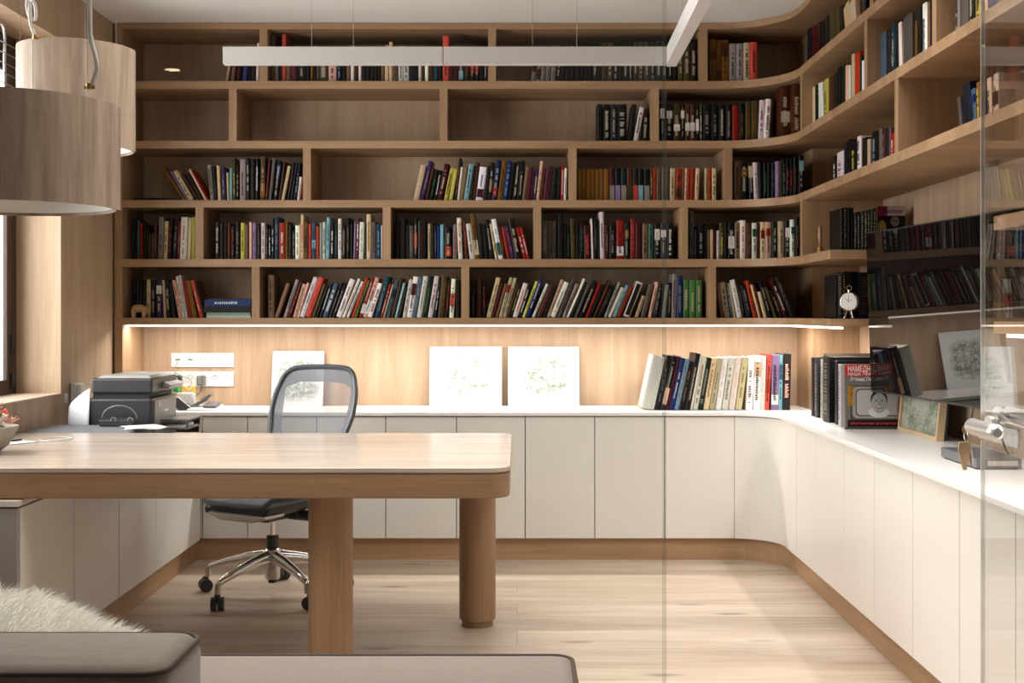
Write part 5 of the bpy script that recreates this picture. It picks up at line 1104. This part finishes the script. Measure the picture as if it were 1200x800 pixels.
# ------------------------------------------------------------------ glass partition and open glass door
t = thing('glass_partition', 'tall clear glass panel with polished vertical edge crossing the room', 'glass partition', (-.9, YG, 0)); xe = X(778.5, YG)
m = MB(); m.box(XL+.002, xe-.003, YG-.005, YG+.005, .001, ZC-.001); obj('pane', m, glass_m, t)
edge_g, nt, bs = newmat('clear_glass_edge'); tr = nt.nodes.new('ShaderNodeBsdfTransparent'); tr.inputs[0].default_value = (.9, .92, .9, 1); mx = nt.nodes.new('ShaderNodeMixShader'); mx.inputs[0].default_value = .07
bs.inputs['Base Color'].default_value = (.75, .76, .74, 1); bs.inputs['Roughness'].default_value = .3; nt.links.new(tr.outputs[0], mx.inputs[1]); nt.links.new(bs.outputs[0], mx.inputs[2]); nt.links.new(mx.outputs[0], nt.nodes['Material Output'].inputs[0])
m = MB(); m.box(xe-.003, xe+.003, YG-.005, YG+.005, .001, ZC-.001); obj('pane_edge', m, edge_g, t)
XG, YE = 1.095, XS_ if False else 1.095*FPX/(1151.5-CX)
t = thing('glass_door', 'open clear glass door at the right photo edge', 'glass door', (XG, YG+.4, 0))
m = MB(); m.box(XG-.005, XG+.005, YG+.03, YE-.003, .012, ZC-.03); obj('pane', m, door_glass, t)
m = MB(); m.box(XG-.005, XG+.005, YE-.003, YE, .012, ZC-.03); eg2 = edge_g.copy(); eg2.name = 'door_glass_edge'
for nd in eg2.node_tree.nodes:
    if nd.type == 'MIX_SHADER': nd.inputs[0].default_value = .6
obj('pane_edge', m, eg2, t)
zh = Z(498, YE-.03)
m = MB(); m.cyl((XG-.0055, YE-.07, zh), (XG-.014, YE-.07, zh), .026, n=28); m.cyl((XG-.014, YE-.07, zh), (XG-.045, YE-.07, zh), .011, n=16)
m.tube(spline([(XG-.045, YE-.06, zh), (XG-.050, YE-.09, zh), (XG-.050, YE-.15, zh), (XG-.050, YE-.22, zh)], 6), [.019]*17+[.017, .010], 16)
hd = obj('handle', m, plain('satin_silver', (.75, .74, .72), .38, .85), t, smooth=True)
m = MB(); m.cyl((XG+.0055, YE-.07, zh+.02), (XG+.014, YE-.07, zh+.02), .026, n=28); m.cyl((XG+.014, YE-.07, zh+.02), (XG+.05, YE-.07, zh+.02), .011, n=16); m.tube(spline([(XG+.05, YE-.03, zh+.024), (XG+.052, YE-.09, zh+.022), (XG+.052, YE-.17, zh+.02), (XG+.05, YE-.20, zh+.012)], 6), .020, 16)
obj('handle', m, steel, t, smooth=True)
m = MB(); m.box(XG-.020, XG+.020, YE-.12, YE-.001, zh-.030, zh+.040); obj('lock_case', m, steel, t, bevel=.004) if False else m.bm.free()
m = MB(); m.cyl((XG-.016, YE-.012, zh-.012), (XG+.016, YE-.012, zh-.012), .010, n=18); obj('lock_cylinder', m, chrome, t, smooth=True)
for zz in (.25, 2.35):
    m = MB(); m.box(XG-.012, XG+.012, YG+.005, YG+.09, zz-.04, zz+.04); obj('hinge', m, steel, t, bevel=.003)
t = thing('keys', 'bunch of keys with pale tag hanging from the glass door lock', 'keys', (XG-.03, YE+.004, zh-.02)); kx, ky, kz = XG-.028, YE-.008, zh-.012
m = MB(); m.cyl((kx+.014, ky, kz), (kx-.004, ky, kz), .0025, n=8); m.lathe([(.011, -.0015), (.011, .0015)], (kx-.012, ky, kz), 18, 'y'); obj('key', m, brass, t)
m = MB(); m.tube([(kx-.014, ky+.012*math.cos(2*PI*k/20), kz-.014+.014*math.sin(2*PI*k/20)) for k in range(20)], .0012, 6, closed=True); obj('ring', m, steel, t)
m = MB(); m.prism([(kx-.030, kz-.030), (kx-.006, kz-.030), (kx-.004, kz-.052), (kx-.013, kz-.095), (kx-.021, kz-.095), (kx-.032, kz-.050)], ky-.002, ky+.003, 'y'); obj('key_tag', m, plain('tan_tag', (.62, .44, .27), .6), t)
m = MB(); m.tube([(kx-.012, ky+.004, kz-.028), (kx-.002, ky+.006, kz-.055), (kx+.002, ky+.006, kz-.085)], [.004, .006, .003], 8); obj('second_key', m, steel, t)
# recessed lights in the ceiling
dl_m = plain('downlight_glow', (1, .9, .75), .5, emit=(1, .78, .5), es=22)
for k, (x, y) in enumerate(((-2.09, -3.36), (2.6, -1.0), (2.6, -3.2))):
    t = thing('downlight', 'small recessed ceiling downlight', 'downlight', (x, y, ZC-.001), group='recessed ceiling downlights')
    m = MB(); m.lathe([(.060, ZC-.006), (.060, ZC-.0005), (.045, ZC-.0005), (.045, ZC-.006)], (x, y, 0), 28, cap=False); obj('bezel', m, white_plastic, t)
    m = MB(); m.lathe([(.044, ZC-.004), (.044, ZC-.001)], (x, y, 0), 24); obj('lamp_face', m, dl_m, t)
